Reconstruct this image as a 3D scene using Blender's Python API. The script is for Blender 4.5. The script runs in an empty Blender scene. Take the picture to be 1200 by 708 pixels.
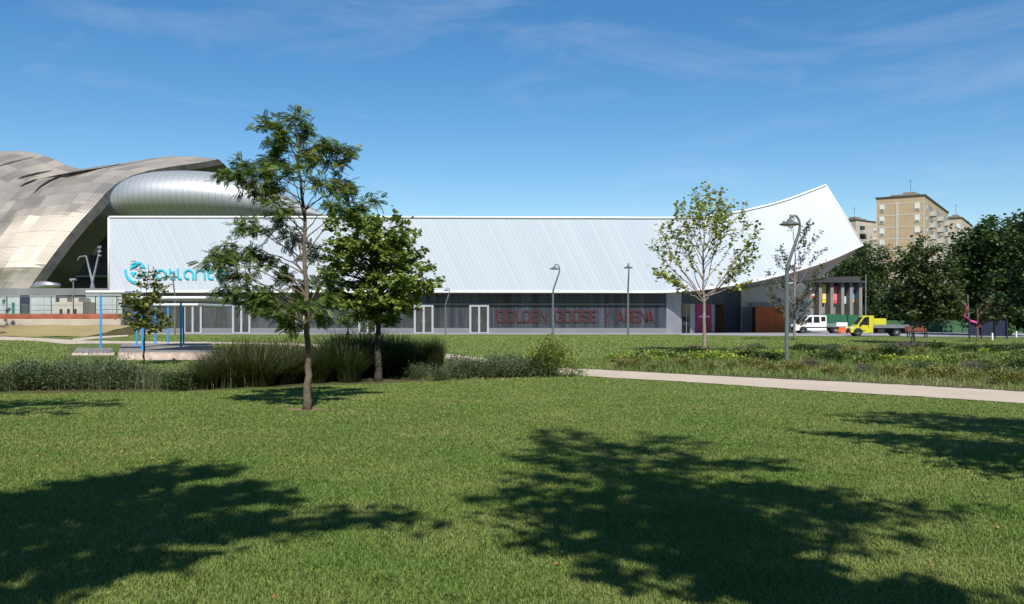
import bpy, bmesh, math, random
import numpy as np
from mathutils import Vector, Matrix
from mathutils.geometry import tessellate_polygon

random.seed(7)
RNG = np.random.default_rng(11)
R = math.radians
SC = bpy.context.scene
COL = SC.collection

# ------------------------------------------------------------------ camera, sky, sun, exposure
F = 1039.0            # focal length in photo pixels (photo 1200 wide)
HOR, CX, EYE = 372.0, 600.0, 1.6
cd = bpy.data.cameras.new("camera")
cam = bpy.data.objects.new("camera", cd)
COL.objects.link(cam)
cd.sensor_width = 36.0
cd.lens = 36.0 * F / 1200.0
cd.shift_y = 18.0 / 1200.0
cd.clip_end = 9000.0
cd.clip_start = 0.05
cam.location = (0, 0, EYE)
cam.rotation_euler = (R(90), 0, 0)
SC.camera = cam

SUN_EL, SUN_AZ = 47.0, 7.5      # azimuth: degrees to the right of straight behind the camera
sd = bpy.data.lights.new("sun", 'SUN')
sd.energy = 5.0
sd.angle = R(0.5)
sd.color = (1.0, 0.95, 0.87)
sun = bpy.data.objects.new("sun", sd)
COL.objects.link(sun)
sun.location = (10, -40, 60)
sun.rotation_euler = (R(90 - SUN_EL), 0, R(SUN_AZ))

world = bpy.data.worlds.new("World")
SC.world = world
world.use_nodes = True
wt = world.node_tree
wt.nodes.clear()
def wn(t): return wt.nodes.new(t)
sky = wn('ShaderNodeTexSky')
sky.sky_type = 'NISHITA'
sky.sun_disc = False
sky.sun_elevation = R(SUN_EL)
sky.sun_rotation = R(180 - SUN_AZ)
sky.altitude = 100
sky.air_density = 1.0
sky.dust_density = 0.08
sky.ozone_density = 2.3
hsv = wn('ShaderNodeHueSaturation')
hsv.inputs['Saturation'].default_value = 1.33
hsv.inputs['Value'].default_value = 1.0
wt.links.new(sky.outputs[0], hsv.inputs['Color'])
# thin cirrus, laid out by direction
tc = wn('ShaderNodeTexCoord')
mp = wn('ShaderNodeMapping')
mp.inputs['Rotation'].default_value = (0, R(-14), R(20))
mp.inputs['Scale'].default_value = (1.6, 1.6, 7.0)
mp.inputs['Location'].default_value = (1.7, .6, .3)
wt.links.new(tc.outputs['Generated'], mp.inputs['Vector'])
nz = wn('ShaderNodeTexNoise')
nz.inputs['Scale'].default_value = 1.9
nz.inputs['Detail'].default_value = 9
nz.inputs['Roughness'].default_value = 0.62
nz.inputs['Distortion'].default_value = 0.5
wt.links.new(mp.outputs[0], nz.inputs['Vector'])
rp = wn('ShaderNodeValToRGB')
rp.color_ramp.elements[0].position = 0.50
rp.color_ramp.elements[0].color = (0, 0, 0, 1)
rp.color_ramp.elements[1].position = 0.95
rp.color_ramp.elements[1].color = (0.36, 0.36, 0.36, 1)
wt.links.new(nz.outputs['Fac'], rp.inputs['Fac'])
mx = wn('ShaderNodeMixRGB')
mx.inputs['Color2'].default_value = (6.6, 7.2, 8.0, 1)
wt.links.new(rp.outputs['Color'], mx.inputs['Fac'])
wt.links.new(hsv.outputs[0], mx.inputs['Color1'])
bgd = wn('ShaderNodeBackground')
bgd.inputs['Strength'].default_value = 0.102
wt.links.new(mx.outputs[0], bgd.inputs['Color'])
wo = wn('ShaderNodeOutputWorld')
wt.links.new(bgd.outputs[0], wo.inputs['Surface'])

SC.view_settings.view_transform = 'Standard'
SC.view_settings.look = 'None'
SC.view_settings.gamma = 1.0
SC.view_settings.exposure = 0.24
SC.view_settings.use_curve_mapping = False
SC.render.engine = 'CYCLES'
SC.cycles.use_denoising = True
SC.cycles.max_bounces = 6
SC.cycles.diffuse_bounces = 2
SC.cycles.glossy_bounces = 2
SC.cycles.transmission_bounces = 3
SC.cycles.transparent_max_bounces = 4

# ------------------------------------------------------------------ helpers
def P(px, py, Y):
    return Vector(((px - CX) * Y / F, Y, EYE - (py - HOR) * Y / F))
def G(px, py, z=0.0):
    Y = (EYE - z) * F / (py - HOR)
    return Vector(((px - CX) * Y / F, Y, z))
def X_(px, Y): return (px - CX) * Y / F
def Z_(py, Y): return EYE - (py - HOR) * Y / F

def tag(o, label=None, cat=None, group=None, kind=None):
    if label: o["label"] = label
    if cat: o["category"] = cat
    if group: o["group"] = group
    if kind: o["kind"] = kind
    return o
def empty(name, loc=(0, 0, 0), rz=0.0, **kw):
    o = bpy.data.objects.new(name, None)
    o.empty_display_size = 0.2
    COL.objects.link(o)
    o.location = loc
    o.rotation_euler = (0, 0, rz)
    return tag(o, **kw)
def link_mesh(name, me, mats, parent=None):
    for m in (mats if isinstance(mats, (list, tuple)) else [mats]):
        me.materials.append(m)
    o = bpy.data.objects.new(name, me)
    COL.objects.link(o)
    if parent: o.parent = parent
    return o
def copy_tree(o, parent=None):
    c = o.copy()
    COL.objects.link(c)
    if parent: c.parent = parent
    for ch in list(o.children):
        copy_tree(ch, c)
    return c

class MB:
    def __init__(s): s.v, s.f, s.m, s.uv = [], [], [], {}
    def vert(s, p): s.v.append(tuple(p)); return len(s.v) - 1
    def face(s, idx, mi=0, uv=None):
        if uv: s.uv[len(s.f)] = uv
        s.f.append(tuple(idx)); s.m.append(mi)
    def poly(s, pts, mi=0): s.face([s.vert(p) for p in pts], mi)
    def box(s, x0, x1, y0, y1, z0, z1, mi=0):
        b = len(s.v)
        for z in (z0, z1):
            for (x, y) in ((x0, y0), (x1, y0), (x1, y1), (x0, y1)): s.v.append((x, y, z))
        for q in ((0, 3, 2, 1), (4, 5, 6, 7), (0, 1, 5, 4), (1, 2, 6, 5), (2, 3, 7, 6), (3, 0, 4, 7)):
            s.face([b + i for i in q], mi)
        return s
    def obox(s, o, u, v, w, mi=0):      # box from a corner and three edge vectors
        o, u, v, w = map(Vector, (o, u, v, w)); b = len(s.v)
        for k in (0, 1):
            for q in (o, o + u, o + u + v, o + v): s.v.append(tuple(q + w * k))
        for q in ((0, 3, 2, 1), (4, 5, 6, 7), (0, 1, 5, 4), (1, 2, 6, 5), (2, 3, 7, 6), (3, 0, 4, 7)):
            s.face([b + i for i in q], mi)
        return s
    def tube(s, pts, rad, n=8, mi=0, cap=True):
        pts = [Vector(p) for p in pts]
        if not isinstance(rad, (list, tuple)): rad = [rad] * len(pts)
        rings = []; prev = None
        for i, p in enumerate(pts):
            d = (pts[min(i + 1, len(pts) - 1)] - pts[max(i - 1, 0)])
            if d.length < 1e-9: d = Vector((0, 0, 1))
            d.normalize()
            if prev is None:
                a = Vector((1, 0, 0)) if abs(d.x) < .9 else Vector((0, 1, 0))
                a = (a - d * a.dot(d)).normalized()
            else:
                a = prev - d * prev.dot(d)
                a = a.normalized() if a.length > 1e-6 else Vector((1, 0, 0))
            prev = a; b2 = d.cross(a)
            rings.append([s.vert(p + (a * math.cos(2 * math.pi * k / n) + b2 * math.sin(2 * math.pi * k / n)) * rad[i]) for k in range(n)])
        for i in range(len(rings) - 1):
            for k in range(n):
                s.face((rings[i][k], rings[i][(k + 1) % n], rings[i + 1][(k + 1) % n], rings[i + 1][k]), mi)
        if cap:
            s.face(rings[0][::-1], mi); s.face(rings[-1], mi)
        return s
    def lathe(s, prof, c=(0, 0, 0), n=16, mi=0, axis='Z'):
        rings = []
        for r, h in prof:
            ring = []
            for k in range(n):
                a = 2 * math.pi * k / n; x, y = r * math.cos(a), r * math.sin(a)
                p = (x, y, h) if axis == 'Z' else ((x, h, y) if axis == 'Y' else (h, x, y))
                ring.append(s.vert((c[0] + p[0], c[1] + p[1], c[2] + p[2])))
            rings.append(ring)
        for i in range(len(rings) - 1):
            for k in range(n):
                s.face((rings[i][k], rings[i][(k + 1) % n], rings[i + 1][(k + 1) % n], rings[i + 1][k]), mi)
        s.face(rings[0][::-1], mi); s.face(rings[-1], mi)
        return s
    def prism(s, outline, depth, mi=0):  # outline: list of 3D points, depth: vector
        n = len(outline); o = [Vector(p) for p in outline]; d = Vector(depth)
        a = [s.vert(p) for p in o]; b = [s.vert(p + d) for p in o]
        tris = tessellate_polygon([o])
        for t in tris:
            s.face([a[i] for i in t], mi); s.face([b[i] for i in t][::-1], mi)
        for i in range(n): s.face((a[i], a[(i + 1) % n], b[(i + 1) % n], b[i]), mi)
        return s
    def ribbon(s, pts2, w, to3, depth, closed=False, mi=0):   # mitred flat stroke in a plane
        n = len(pts2); Lf, Rt = [], []
        for i in range(n):
            p = Vector(pts2[i])
            if closed: a, b = Vector(pts2[i - 1]), Vector(pts2[(i + 1) % n])
            else: a, b = Vector(pts2[max(i - 1, 0)]), Vector(pts2[min(i + 1, n - 1)])
            d1 = (p - a); d2 = (b - p)
            if d1.length < 1e-9: d1 = d2
            if d2.length < 1e-9: d2 = d1
            d1.normalize(); d2.normalize()
            n1 = Vector((-d1.y, d1.x)); n2 = Vector((-d2.y, d2.x)); m = n1 + n2
            if m.length < 1e-6: m = n1.copy()
            m.normalize(); k = w / 2 / max(.45, m.dot(n1))
            Lf.append(p + m * k); Rt.append(p - m * k)
        D = Vector(depth)
        fl = [s.vert(to3(q)) for q in Lf]; fr = [s.vert(to3(q)) for q in Rt]
        bl = [s.vert(Vector(to3(q)) + D) for q in Lf]; br = [s.vert(Vector(to3(q)) + D) for q in Rt]
        rg = range(n if closed else n - 1)
        for i in rg:
            j = (i + 1) % n
            s.face((fl[i], fr[i], fr[j], fl[j]), mi); s.face((bl[i], bl[j], br[j], br[i]), mi)
            s.face((fl[i], fl[j], bl[j], bl[i]), mi); s.face((fr[i], br[i], br[j], fr[j]), mi)
        if not closed:
            s.face((fl[0], bl[0], br[0], fr[0]), mi); s.face((fl[-1], fr[-1], br[-1], bl[-1]), mi)
        return s
    def grid(s, rows, uvs=None, mi=0):
        idx = [[s.vert(p) for p in r] for r in rows]
        for i in range(len(rows) - 1):
            for j in range(len(rows[0]) - 1):
                q = (idx[i][j], idx[i][j + 1], idx[i + 1][j + 1], idx[i + 1][j])
                s.face(q, mi, [uvs[i][j], uvs[i][j + 1], uvs[i + 1][j + 1], uvs[i + 1][j]] if uvs else None)
        return s
    def build(s, name, mats, parent=None, smooth=False, bevel=0.0):
        me = bpy.data.meshes.new(name)
        me.from_pydata(s.v, [], s.f)
        if s.uv:
            ul = me.uv_layers.new(name="UVMap")
            for p in me.polygons:
                if p.index in s.uv:
                    for k, li in enumerate(p.loop_indices): ul.data[li].uv = s.uv[p.index][k]
        me.polygons.foreach_set("material_index", s.m)
        if smooth: me.polygons.foreach_set("use_smooth", [True] * len(me.polygons))
        me.update()
        o = link_mesh(name, me, mats, parent)
        if bevel:
            b = o.modifiers.new("bevel", 'BEVEL'); b.width = bevel; b.segments = 2; b.limit_method = 'ANGLE'; b.angle_limit = R(40)
        return o

# ------------------------------------------------------------------ materials
def newmat(name):
    m = bpy.data.materials.new(name); m.use_nodes = True
    nt = m.node_tree; nt.nodes.clear()
    out = nt.nodes.new('ShaderNodeOutputMaterial')
    return m, nt, out
def mixcol(nt, fac, a, b):
    n = nt.nodes.new('ShaderNodeMixRGB')
    for k, v in (('Fac', fac), ('Color1', a), ('Color2', b)):
        if hasattr(v, 'is_output'): nt.links.new(v, n.inputs[k])
        else: n.inputs[k].default_value = v if k == 'Fac' else (*v, 1)
    return n.outputs[0]
def math_(nt, op, a, b=None, c=None):
    n = nt.nodes.new('ShaderNodeMath'); n.operation = op
    for i, v in enumerate((a, b, c)):
        if v is None: continue
        if hasattr(v, 'is_output'): nt.links.new(v, n.inputs[i])
        else: n.inputs[i].default_value = v
    return n.outputs[0]
def noise(nt, scale, detail=4, vec=None, rough=.55):
    n = nt.nodes.new('ShaderNodeTexNoise')
    n.inputs['Scale'].default_value = scale; n.inputs['Detail'].default_value = detail; n.inputs['Roughness'].default_value = rough
    if vec is not None: nt.links.new(vec, n.inputs['Vector'])
    return n.outputs['Fac']
def ramp(nt, fac, stops):
    n = nt.nodes.new('ShaderNodeValToRGB'); e = n.color_ramp.elements
    while len(e) < len(stops): e.new(.5)
    for k, (p, c) in enumerate(stops): e[k].position = p; e[k].color = (*c, 1) if len(c) == 3 else c
    nt.links.new(fac, n.inputs['Fac']); return n.outputs['Color']
def objco(nt): return nt.nodes.new('ShaderNodeTexCoord').outputs['Object']
def geopos(nt): return nt.nodes.new('ShaderNodeNewGeometry').outputs['Position']
def principled(nt, out, col, rough=.6, metal=0, spec=.5, bump=None, bstr=.3, bdist=.05):
    b = nt.nodes.new('ShaderNodeBsdfPrincipled')
    if hasattr(col, 'is_output'): nt.links.new(col, b.inputs['Base Color'])
    else: b.inputs['Base Color'].default_value = (*col, 1)
    if hasattr(rough, 'is_output'): nt.links.new(rough, b.inputs['Roughness'])
    else: b.inputs['Roughness'].default_value = rough
    b.inputs['Metallic'].default_value = metal
    b.inputs['Specular IOR Level'].default_value = spec
    if bump is not None:
        bn = nt.nodes.new('ShaderNodeBump'); bn.inputs['Strength'].default_value = bstr; bn.inputs['Distance'].default_value = bdist
        nt.links.new(bump, bn.inputs['Height']); nt.links.new(bn.outputs[0], b.inputs['Normal'])
    nt.links.new(b.outputs[0], out.inputs['Surface']); return b
def mat(name, col, rough=.6, metal=0, var=.12, scale=3.0, bump=0.0, bscale=30, spec=.5):
    m, nt, out = newmat(name); v = objco(nt)
    lo = tuple(c * (1 - var) for c in col); hi = tuple(min(1, c * (1 + var)) for c in col)
    c = ramp(nt, noise(nt, scale, 5, v), [(.3, lo), (.7, hi)])
    principled(nt, out, c, rough, metal, spec, noise(nt, bscale, 4, v) if bump else None, bump)
    return m
def leafmat(name, stops, trans=.3, rough=.55, spec=.3):
    m, nt, out = newmat(name)
    a = nt.nodes.new('ShaderNodeAttribute'); a.attribute_name = 'rnd'
    c = ramp(nt, a.outputs['Fac'], stops)
    b = nt.nodes.new('ShaderNodeBsdfPrincipled')
    nt.links.new(c, b.inputs['Base Color']); b.inputs['Roughness'].default_value = rough; b.inputs['Specular IOR Level'].default_value = spec
    t = nt.nodes.new('ShaderNodeBsdfTranslucent')
    tcn = mixcol(nt, .5, c, (.22, .3, .03)); nt.links.new(tcn, t.inputs['Color'])
    x = nt.nodes.new('ShaderNodeMixShader'); x.inputs[0].default_value = trans
    nt.links.new(b.outputs[0], x.inputs[1]); nt.links.new(t.outputs[0], x.inputs[2]); nt.links.new(x.outputs[0], out.inputs['Surface'])
    return m

M = {}
M['bark'] = mat('bark_brown', (.14, .105, .075), .9, var=.35, scale=9, bump=.6, bscale=25)
M['bark_dark'] = mat('bark_dark', (.055, .045, .036), .9, var=.3, scale=9, bump=.6, bscale=25)
M['bark_grey'] = mat('bark_grey', (.25, .2, .16), .9, var=.3, scale=9, bump=.5, bscale=25)
M['pole'] = mat('lamp_grey_green', (.15, .18, .17), .45, .3, var=.08)
M['pole_dark'] = mat('lamp_dark', (.07, .08, .08), .5, .3, var=.08)
M['lens'] = mat('lamp_lens', (.6, .6, .57), .3, var=.03)
M['white'] = mat('white_paint', (.78, .79, .8), .4, var=.04)
M['frame'] = mat('door_frame_white', (.36, .375, .41), .4, .0, var=.05)
M['black'] = mat('black_rubber', (.012, .012, .013), .7, var=.2)
M['darkglass'] = mat('dark_glass', (.012, .015, .02), .08, var=.1, spec=.6)
M['steel'] = mat('steel', (.45, .46, .47), .35, .8, var=.1)
M['greymetal'] = mat('grey_metal', (.2, .21, .22), .45, .3, var=.15)
M['darkmetal'] = mat('dark_metal', (.05, .05, .055), .5, .3, var=.2)
M['concrete'] = mat('pale_concrete', (.78, .78, .76), .85, var=.1, scale=.6, bump=.15)
M['greywall'] = mat('grey_render', (.17, .175, .17), .85, var=.12, scale=.4)
M['beigewall'] = mat('beige_retaining', (.42, .37, .29), .9, var=.15, scale=.5, bump=.2)
M['court'] = mat('orange_court', (.29, .085, .042), .8, var=.35, scale=.8)
M['rust'] = mat('rust_orange', (.62, .15, .035), .65, var=.22, scale=.7)
M['blue'] = mat('bright_blue_paint', (.025, .30, .72), .4, var=.05)
M['stone'] = mat('pink_stone', (.42, .33, .27), .9, var=.3, scale=3.5, bump=.6, bscale=7)
M['stonetop'] = mat('grey_stone', (.22, .205, .19), .9, var=.25, scale=2.2, bump=.3, bscale=12)
M['magenta'] = mat('magenta_door', (.26, .006, .09), .45, var=.1)
M['silver'] = mat('silver_cladding', (.34, .35, .38), .42, .5, var=.1, scale=.8)
M['navy'] = mat('navy_cladding', (.018, .024, .055), .35, .2, var=.25, scale=.8)
M['soffit'] = mat('brown_soffit', (.42, .335, .30), .6, .0, var=.14, scale=.25)
M['soffit_grey'] = mat('grey_soffit', (.38, .40, .43), .5, .0, var=.1, scale=.3)
M['greenfence'] = mat('green_hoarding', (.012, .10, .045), .6, var=.2)
M['finwall'] = mat('fin_concrete', (.21, .20, .19), .8, var=.14, scale=.6)
M['cyan'] = mat('cyan_sign', (.02, .50, .66), .4, var=.02)
M['letters'] = mat('dark_red_letters', (.058, .006, .009), .5, var=.12, scale=2)
M['yellow'] = mat('yellow_paint', (.56, .52, .04), .35, var=.05)
M['orange'] = mat('orange_plastic', (.75, .13, .02), .45, var=.1)
M['benchwood'] = mat('red_bench_wood', (.20, .055, .03), .7, var=.2, scale=6)
M['pink'] = mat('pink_plastic', (.55, .05, .2), .4, var=.2)
M['bluepanel'] = mat('dark_blue_panel', (.010, .013, .04), .5, var=.15)
M['apt'] = mat('ochre_brick', (.41, .305, .20), .9, var=.1, scale=.8)
M['apt2'] = mat('apartment_pale_render', (.47, .40, .32), .9, var=.1, scale=.5)
M['aptband'] = mat('concrete_band', (.46, .43, .37), .9, var=.08)
M['shutter'] = mat('white_shutter', (.62, .61, .58), .7, var=.06)
M['roofdark'] = mat('dark_roof', (.06, .055, .05), .8, var=.2)
M['kiosk'] = mat('pale_glass_kiosk', (.42, .47, .46), .25, var=.15, scale=.6)
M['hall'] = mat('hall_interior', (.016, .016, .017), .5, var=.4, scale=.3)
M['balc'] = mat('balcony_concrete', (.43, .41, .38), .85, var=.1)
M['roofhut'] = mat('roof_hut_grey', (.22, .19, .16), .9)
M['redbrick'] = mat('brick_red_wall', (.30, .13, .08), .9, var=.1)

def facade_mat():
    m, nt, out = newmat('white_ribbed_metal')
    uv = nt.nodes.new('ShaderNodeTexCoord').outputs['UV']
    sp = nt.nodes.new('ShaderNodeSeparateXYZ'); nt.links.new(uv, sp.inputs[0])
    u = math_(nt, 'DIVIDE', sp.outputs[0], .44)
    fr = math_(nt, 'FRACT', u)
    tri = math_(nt, 'ABSOLUTE', math_(nt, 'SUBTRACT', fr, .5))          # 0 centre .. .5 seam
    seam = math_(nt, 'GREATER_THAN', tri, .40)
    wnz = nt.nodes.new('ShaderNodeTexWhiteNoise'); wnz.noise_dimensions = '1D'
    nt.links.new(math_(nt, 'FLOOR', u), wnz.inputs['W'])
    c = mixcol(nt, wnz.outputs['Value'], (.525, .57, .635), (.57, .61, .67))
    c = mixcol(nt, math_(nt, 'MULTIPLY', seam, .30), c, (.38, .42, .49))
    st = noise(nt, .25, 4, uv)
    c = mixcol(nt, math_(nt, 'MULTIPLY', st, .18), c, (.42, .47, .55))
    principled(nt, out, c, .42, .12, .5, math_(nt, 'SUBTRACT', .5, tri), .25, .04)
    return m
M['facade'] = facade_mat()

def polycarb_mat():
    m, nt, out = newmat('grey_polycarbonate')
    g = objco(nt); sp = nt.nodes.new('ShaderNodeSeparateXYZ'); nt.links.new(g, sp.inputs[0])
    x = sp.outputs[0]; z = sp.outputs[2]
    w1 = nt.nodes.new('ShaderNodeTexWhiteNoise'); w1.noise_dimensions = '1D'
    nt.links.new(math_(nt, 'FLOOR', math_(nt, 'DIVIDE', x, .5)), w1.inputs['W'])
    cx = nt.nodes.new('ShaderNodeCombineXYZ'); nt.links.new(math_(nt, 'MULTIPLY', x, 1.6), cx.inputs[0]); nt.links.new(math_(nt, 'MULTIPLY', z, .12), cx.inputs[2])
    st = noise(nt, 1.3, 5, cx.outputs[0], .7)
    big = noise(nt, .05, 2, g)
    # warmer grey on the west half, bluer to the east
    t = math_(nt, 'MULTIPLY_ADD', x, .03, .5)
    t = nt.nodes.new('ShaderNodeClamp'); nt.links.new(math_(nt, 'MULTIPLY_ADD', x, .035, .6), t.inputs[0]); t = t.outputs[0]
    lo = mixcol(nt, t, (.025, .029, .034), (.020, .024, .040)); hi = mixcol(nt, t, (.088, .098, .112), (.082, .094, .128))
    f = math_(nt, 'MULTIPLY_ADD', st, 2.4, -.85)
    f = math_(nt, 'ADD', f, math_(nt, 'MULTIPLY', math_(nt, 'SUBTRACT', w1.outputs['Value'], .5), .35))
    f = math_(nt, 'ADD', f, math_(nt, 'MULTIPLY', math_(nt, 'SUBTRACT', big, .5), .8))
    cl = nt.nodes.new('ShaderNodeClamp'); nt.links.new(f, cl.inputs[0])
    c = mixcol(nt, cl.outputs[0], lo, hi)
    principled(nt, out, c, math_(nt, 'MULTIPLY_ADD', w1.outputs['Value'], .15, .12), 0, .9,
               math_(nt, 'FRACT', math_(nt, 'DIVIDE', x, .1)), .15, .02)
    return m
M['poly'] = polycarb_mat()

def canopy_mat():
    m, nt, out = newmat('champagne_steel_panels')
    uv = nt.nodes.new('ShaderNodeTexCoord').outputs['UV']
    sp = nt.nodes.new('ShaderNodeSeparateXYZ'); nt.links.new(uv, sp.inputs[0])
    u, v = sp.outputs[0], sp.outputs[1]
    cu = math_(nt, 'FLOOR', math_(nt, 'MULTIPLY', u, 20.0)); cv = math_(nt, 'FLOOR', math_(nt, 'MULTIPLY', v, 15.0))
    cb = nt.nodes.new('ShaderNodeCombineXYZ'); nt.links.new(cu, cb.inputs[0]); nt.links.new(cv, cb.inputs[1])
    wz = nt.nodes.new('ShaderNodeTexWhiteNoise'); wz.noise_dimensions = '3D'; nt.links.new(cb.outputs[0], wz.inputs['Vector'])
    stripe = math_(nt, 'FRACT', math_(nt, 'MULTIPLY', u, 64.0))
    sm = math_(nt, 'GREATER_THAN', stripe, .72)
    vf = math_(nt, 'FRACT', math_(nt, 'MULTIPLY', v, 15.0)); vm = math_(nt, 'GREATER_THAN', vf, .955)
    c = mixcol(nt, wz.outputs['Value'], (.35, .312, .262), (.47, .42, .352))
    c = mixcol(nt, math_(nt, 'MULTIPLY', sm, .5), c, (.24, .215, .18))
    c = mixcol(nt, math_(nt, 'MULTIPLY', vm, .45), c, (.18, .16, .14))
    principled(nt, out, c, math_(nt, 'MULTIPLY_ADD', wz.outputs['Value'], .2, .46), .5, .5, math_(nt, 'ADD', stripe, math_(nt, 'MULTIPLY', wz.outputs['Value'], 2.0)), .25, .1)
    return m
M['canopy'] = canopy_mat()
def pill_mat():
    m, nt, out = newmat('brushed_steel_shell')
    o = objco(nt); sp = nt.nodes.new('ShaderNodeSeparateXYZ'); nt.links.new(o, sp.inputs[0])
    s = math_(nt, 'FRACT', math_(nt, 'DIVIDE', sp.outputs[0], .9)); sm = math_(nt, 'GREATER_THAN', s, .84)
    c = mixcol(nt, math_(nt, 'MULTIPLY', sm, .55), (.50, .515, .52), (.30, .31, .32))
    c = mixcol(nt, math_(nt, 'MULTIPLY', noise(nt, .4, 4, o), .35), c, (.38, .40, .41))
    principled(nt, out, c, .52, .6, .5, s, .18, .03)
    return m
M['pill'] = pill_mat()

def ground_mat():
    m, nt, out = newmat('lawn_ground'); g = geopos(nt)
    c = ramp(nt, noise(nt, .22, 5, g), [(.33, (.13, .185, .045)), (.55, (.165, .21, .055)), (.72, (.26, .24, .09))])
    c = mixcol(nt, math_(nt, 'MULTIPLY', noise(nt, 18, 5, g, .7), .55), c, (.055, .085, .02))
    principled(nt, out, c, .95, 0, .1, noise(nt, 9, 6, g, .75), .9, .12)
    return m
M['ground'] = ground_mat()
def surf(name, a, b, sc=.6, fine=40, bstr=.4):
    m, nt, out = newmat(name); g = geopos(nt)
    c = ramp(nt, noise(nt, sc, 6, g, .65), [(.3, a), (.7, b)])
    c = mixcol(nt, math_(nt, 'MULTIPLY', noise(nt, fine, 3, g, .8), .4), c, tuple(x * .62 for x in a))
    principled(nt, out, c, .95, 0, .15, noise(nt, fine, 4, g, .8), bstr, .02)
    return m
M['gravel'] = surf('beige_gravel', (.50, .415, .325), (.60, .51, .41), .5, 45)
M['paving'] = surf('pale_paving', (.36, .355, .36), (.46, .45, .45), .3, 20, .1)
M['asphalt'] = surf('grey_asphalt', (.27, .27, .285), (.35, .35, .365), .2, 30, .2)
M['dry'] = surf('dry_grass', (.30, .235, .105), (.40, .31, .16), .25, 12, .8)
M['soil'] = surf('planting_soil', (.07, .075, .03), (.13, .12, .055), .5, 9, .9)
def blade_mat():
    m, nt, out = newmat('grass_blades'); g = geopos(nt)
    a = nt.nodes.new('ShaderNodeAttribute'); a.attribute_name = 'rnd'
    c = ramp(nt, a.outputs['Fac'], [(0, (.085, .16, .026)), (.42, (.142, .232, .042)), (.85, (.225, .32, .07)), (1, (.32, .37, .12))])
    pn = noise(nt, .55, 4, g, .6)
    c = mixcol(nt, ramp(nt, pn, [(.40, (0, 0, 0)), (.64, (.55, .55, .55))]), c, (.33, .345, .11))
    pn2 = noise(nt, 1.7, 3, g, .6)
    c = mixcol(nt, ramp(nt, pn2, [(.5, (0, 0, 0)), (.75, (.5, .5, .5))]), c, (.115, .205, .028))
    b = nt.nodes.new('ShaderNodeBsdfPrincipled'); nt.links.new(c, b.inputs['Base Color'])
    b.inputs['Roughness'].default_value = .5; b.inputs['Specular IOR Level'].default_value = .25
    t = nt.nodes.new('ShaderNodeBsdfTranslucent'); nt.links.new(c, t.inputs['Color'])
    x = nt.nodes.new('ShaderNodeMixShader'); x.inputs[0].default_value = .3
    nt.links.new(b.outputs[0], x.inputs[1]); nt.links.new(t.outputs[0], x.inputs[2]); nt.links.new(x.outputs[0], out.inputs['Surface'])
    return m
M['blade'] = blade_mat()

L = {}
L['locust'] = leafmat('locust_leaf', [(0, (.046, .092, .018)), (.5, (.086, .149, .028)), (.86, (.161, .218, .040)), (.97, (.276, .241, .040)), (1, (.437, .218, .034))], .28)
L['maple'] = leafmat('maple_leaf', [(0, (.08, .125, .022)), (.5, (.165, .24, .04)), (.85, (.26, .33, .06)), (1, (.36, .38, .08))], .3)
L['yellow'] = leafmat('yellowing_leaf', [(0, (.20, .26, .06)), (.45, (.32, .37, .09)), (.8, (.46, .46, .12)), (1, (.66, .50, .08))], .4)
L['reddish'] = leafmat('bronze_leaf', [(0, (.06, .075, .035)), (.5, (.10, .10, .05)), (.8, (.16, .10, .07)), (1, (.24, .10, .08))], .2)
L['young'] = leafmat('young_leaf', [(0, (.07, .10, .02)), (.5, (.13, .15, .03)), (.8, (.20, .20, .05)), (1, (.20, .11, .05))], .3)
L['dark'] = leafmat('dark_leaf', [(0, (.023, .047, .015)), (.6, (.040, .074, .021)), (1, (.074, .109, .031))], .2)
L['olive'] = leafmat('olive_leaf', [(0, (.031, .053, .018)), (.6, (.060, .088, .029)), (.95, (.113, .137, .048)), (1, (.262, .119, .107))], .2)
L['greyshrub'] = leafmat('grey_green_leaf', [(0, (.043, .068, .032)), (.5, (.081, .115, .055)), (1, (.162, .187, .102))], .2)
L['limeshrub'] = leafmat('lime_leaf', [(0, (.109, .202, .031)), (.500, (.233, .342, .047)), (1, (.528, .559, .093))], .3)
L['oliveshrub'] = leafmat('olive_shrub_leaf', [(0, (.082, .138, .032)), (.500, (.162, .218, .049)), (1, (.324, .324, .097))], .25)
L['darkshrub'] = leafmat('dark_shrub_leaf', [(0, (.016, .035, .010)), (.6, (.035, .065, .016)), (1, (.07, .11, .025))], .2)
L['dryshrub'] = leafmat('dry_shrub_leaf', [(0, (.11, .125, .035)), (.5, (.21, .21, .06)), (1, (.36, .31, .11))], .25)
L['purpleshrub'] = leafmat('purple_shrub_leaf', [(0, (.07, .06, .05)), (.5, (.13, .105, .095)), (1, (.23, .17, .17))], .2)
L['reedbrown'] = leafmat('brown_reed', [(0, (.022, .032, .009)), (.45, (.042, .056, .017)), (.75, (.115, .095, .038)), (1, (.30, .20, .10))], .2)
L['reedgreen'] = leafmat('green_reed', [(0, (.013, .022, .006)), (.5, (.029, .043, .013)), (1, (.077, .090, .032))], .2)
L['weed'] = leafmat('weed_stem', [(0, (.07, .10, .05)), (.5, (.12, .15, .075)), (1, (.24, .23, .12))], .2)

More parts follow.
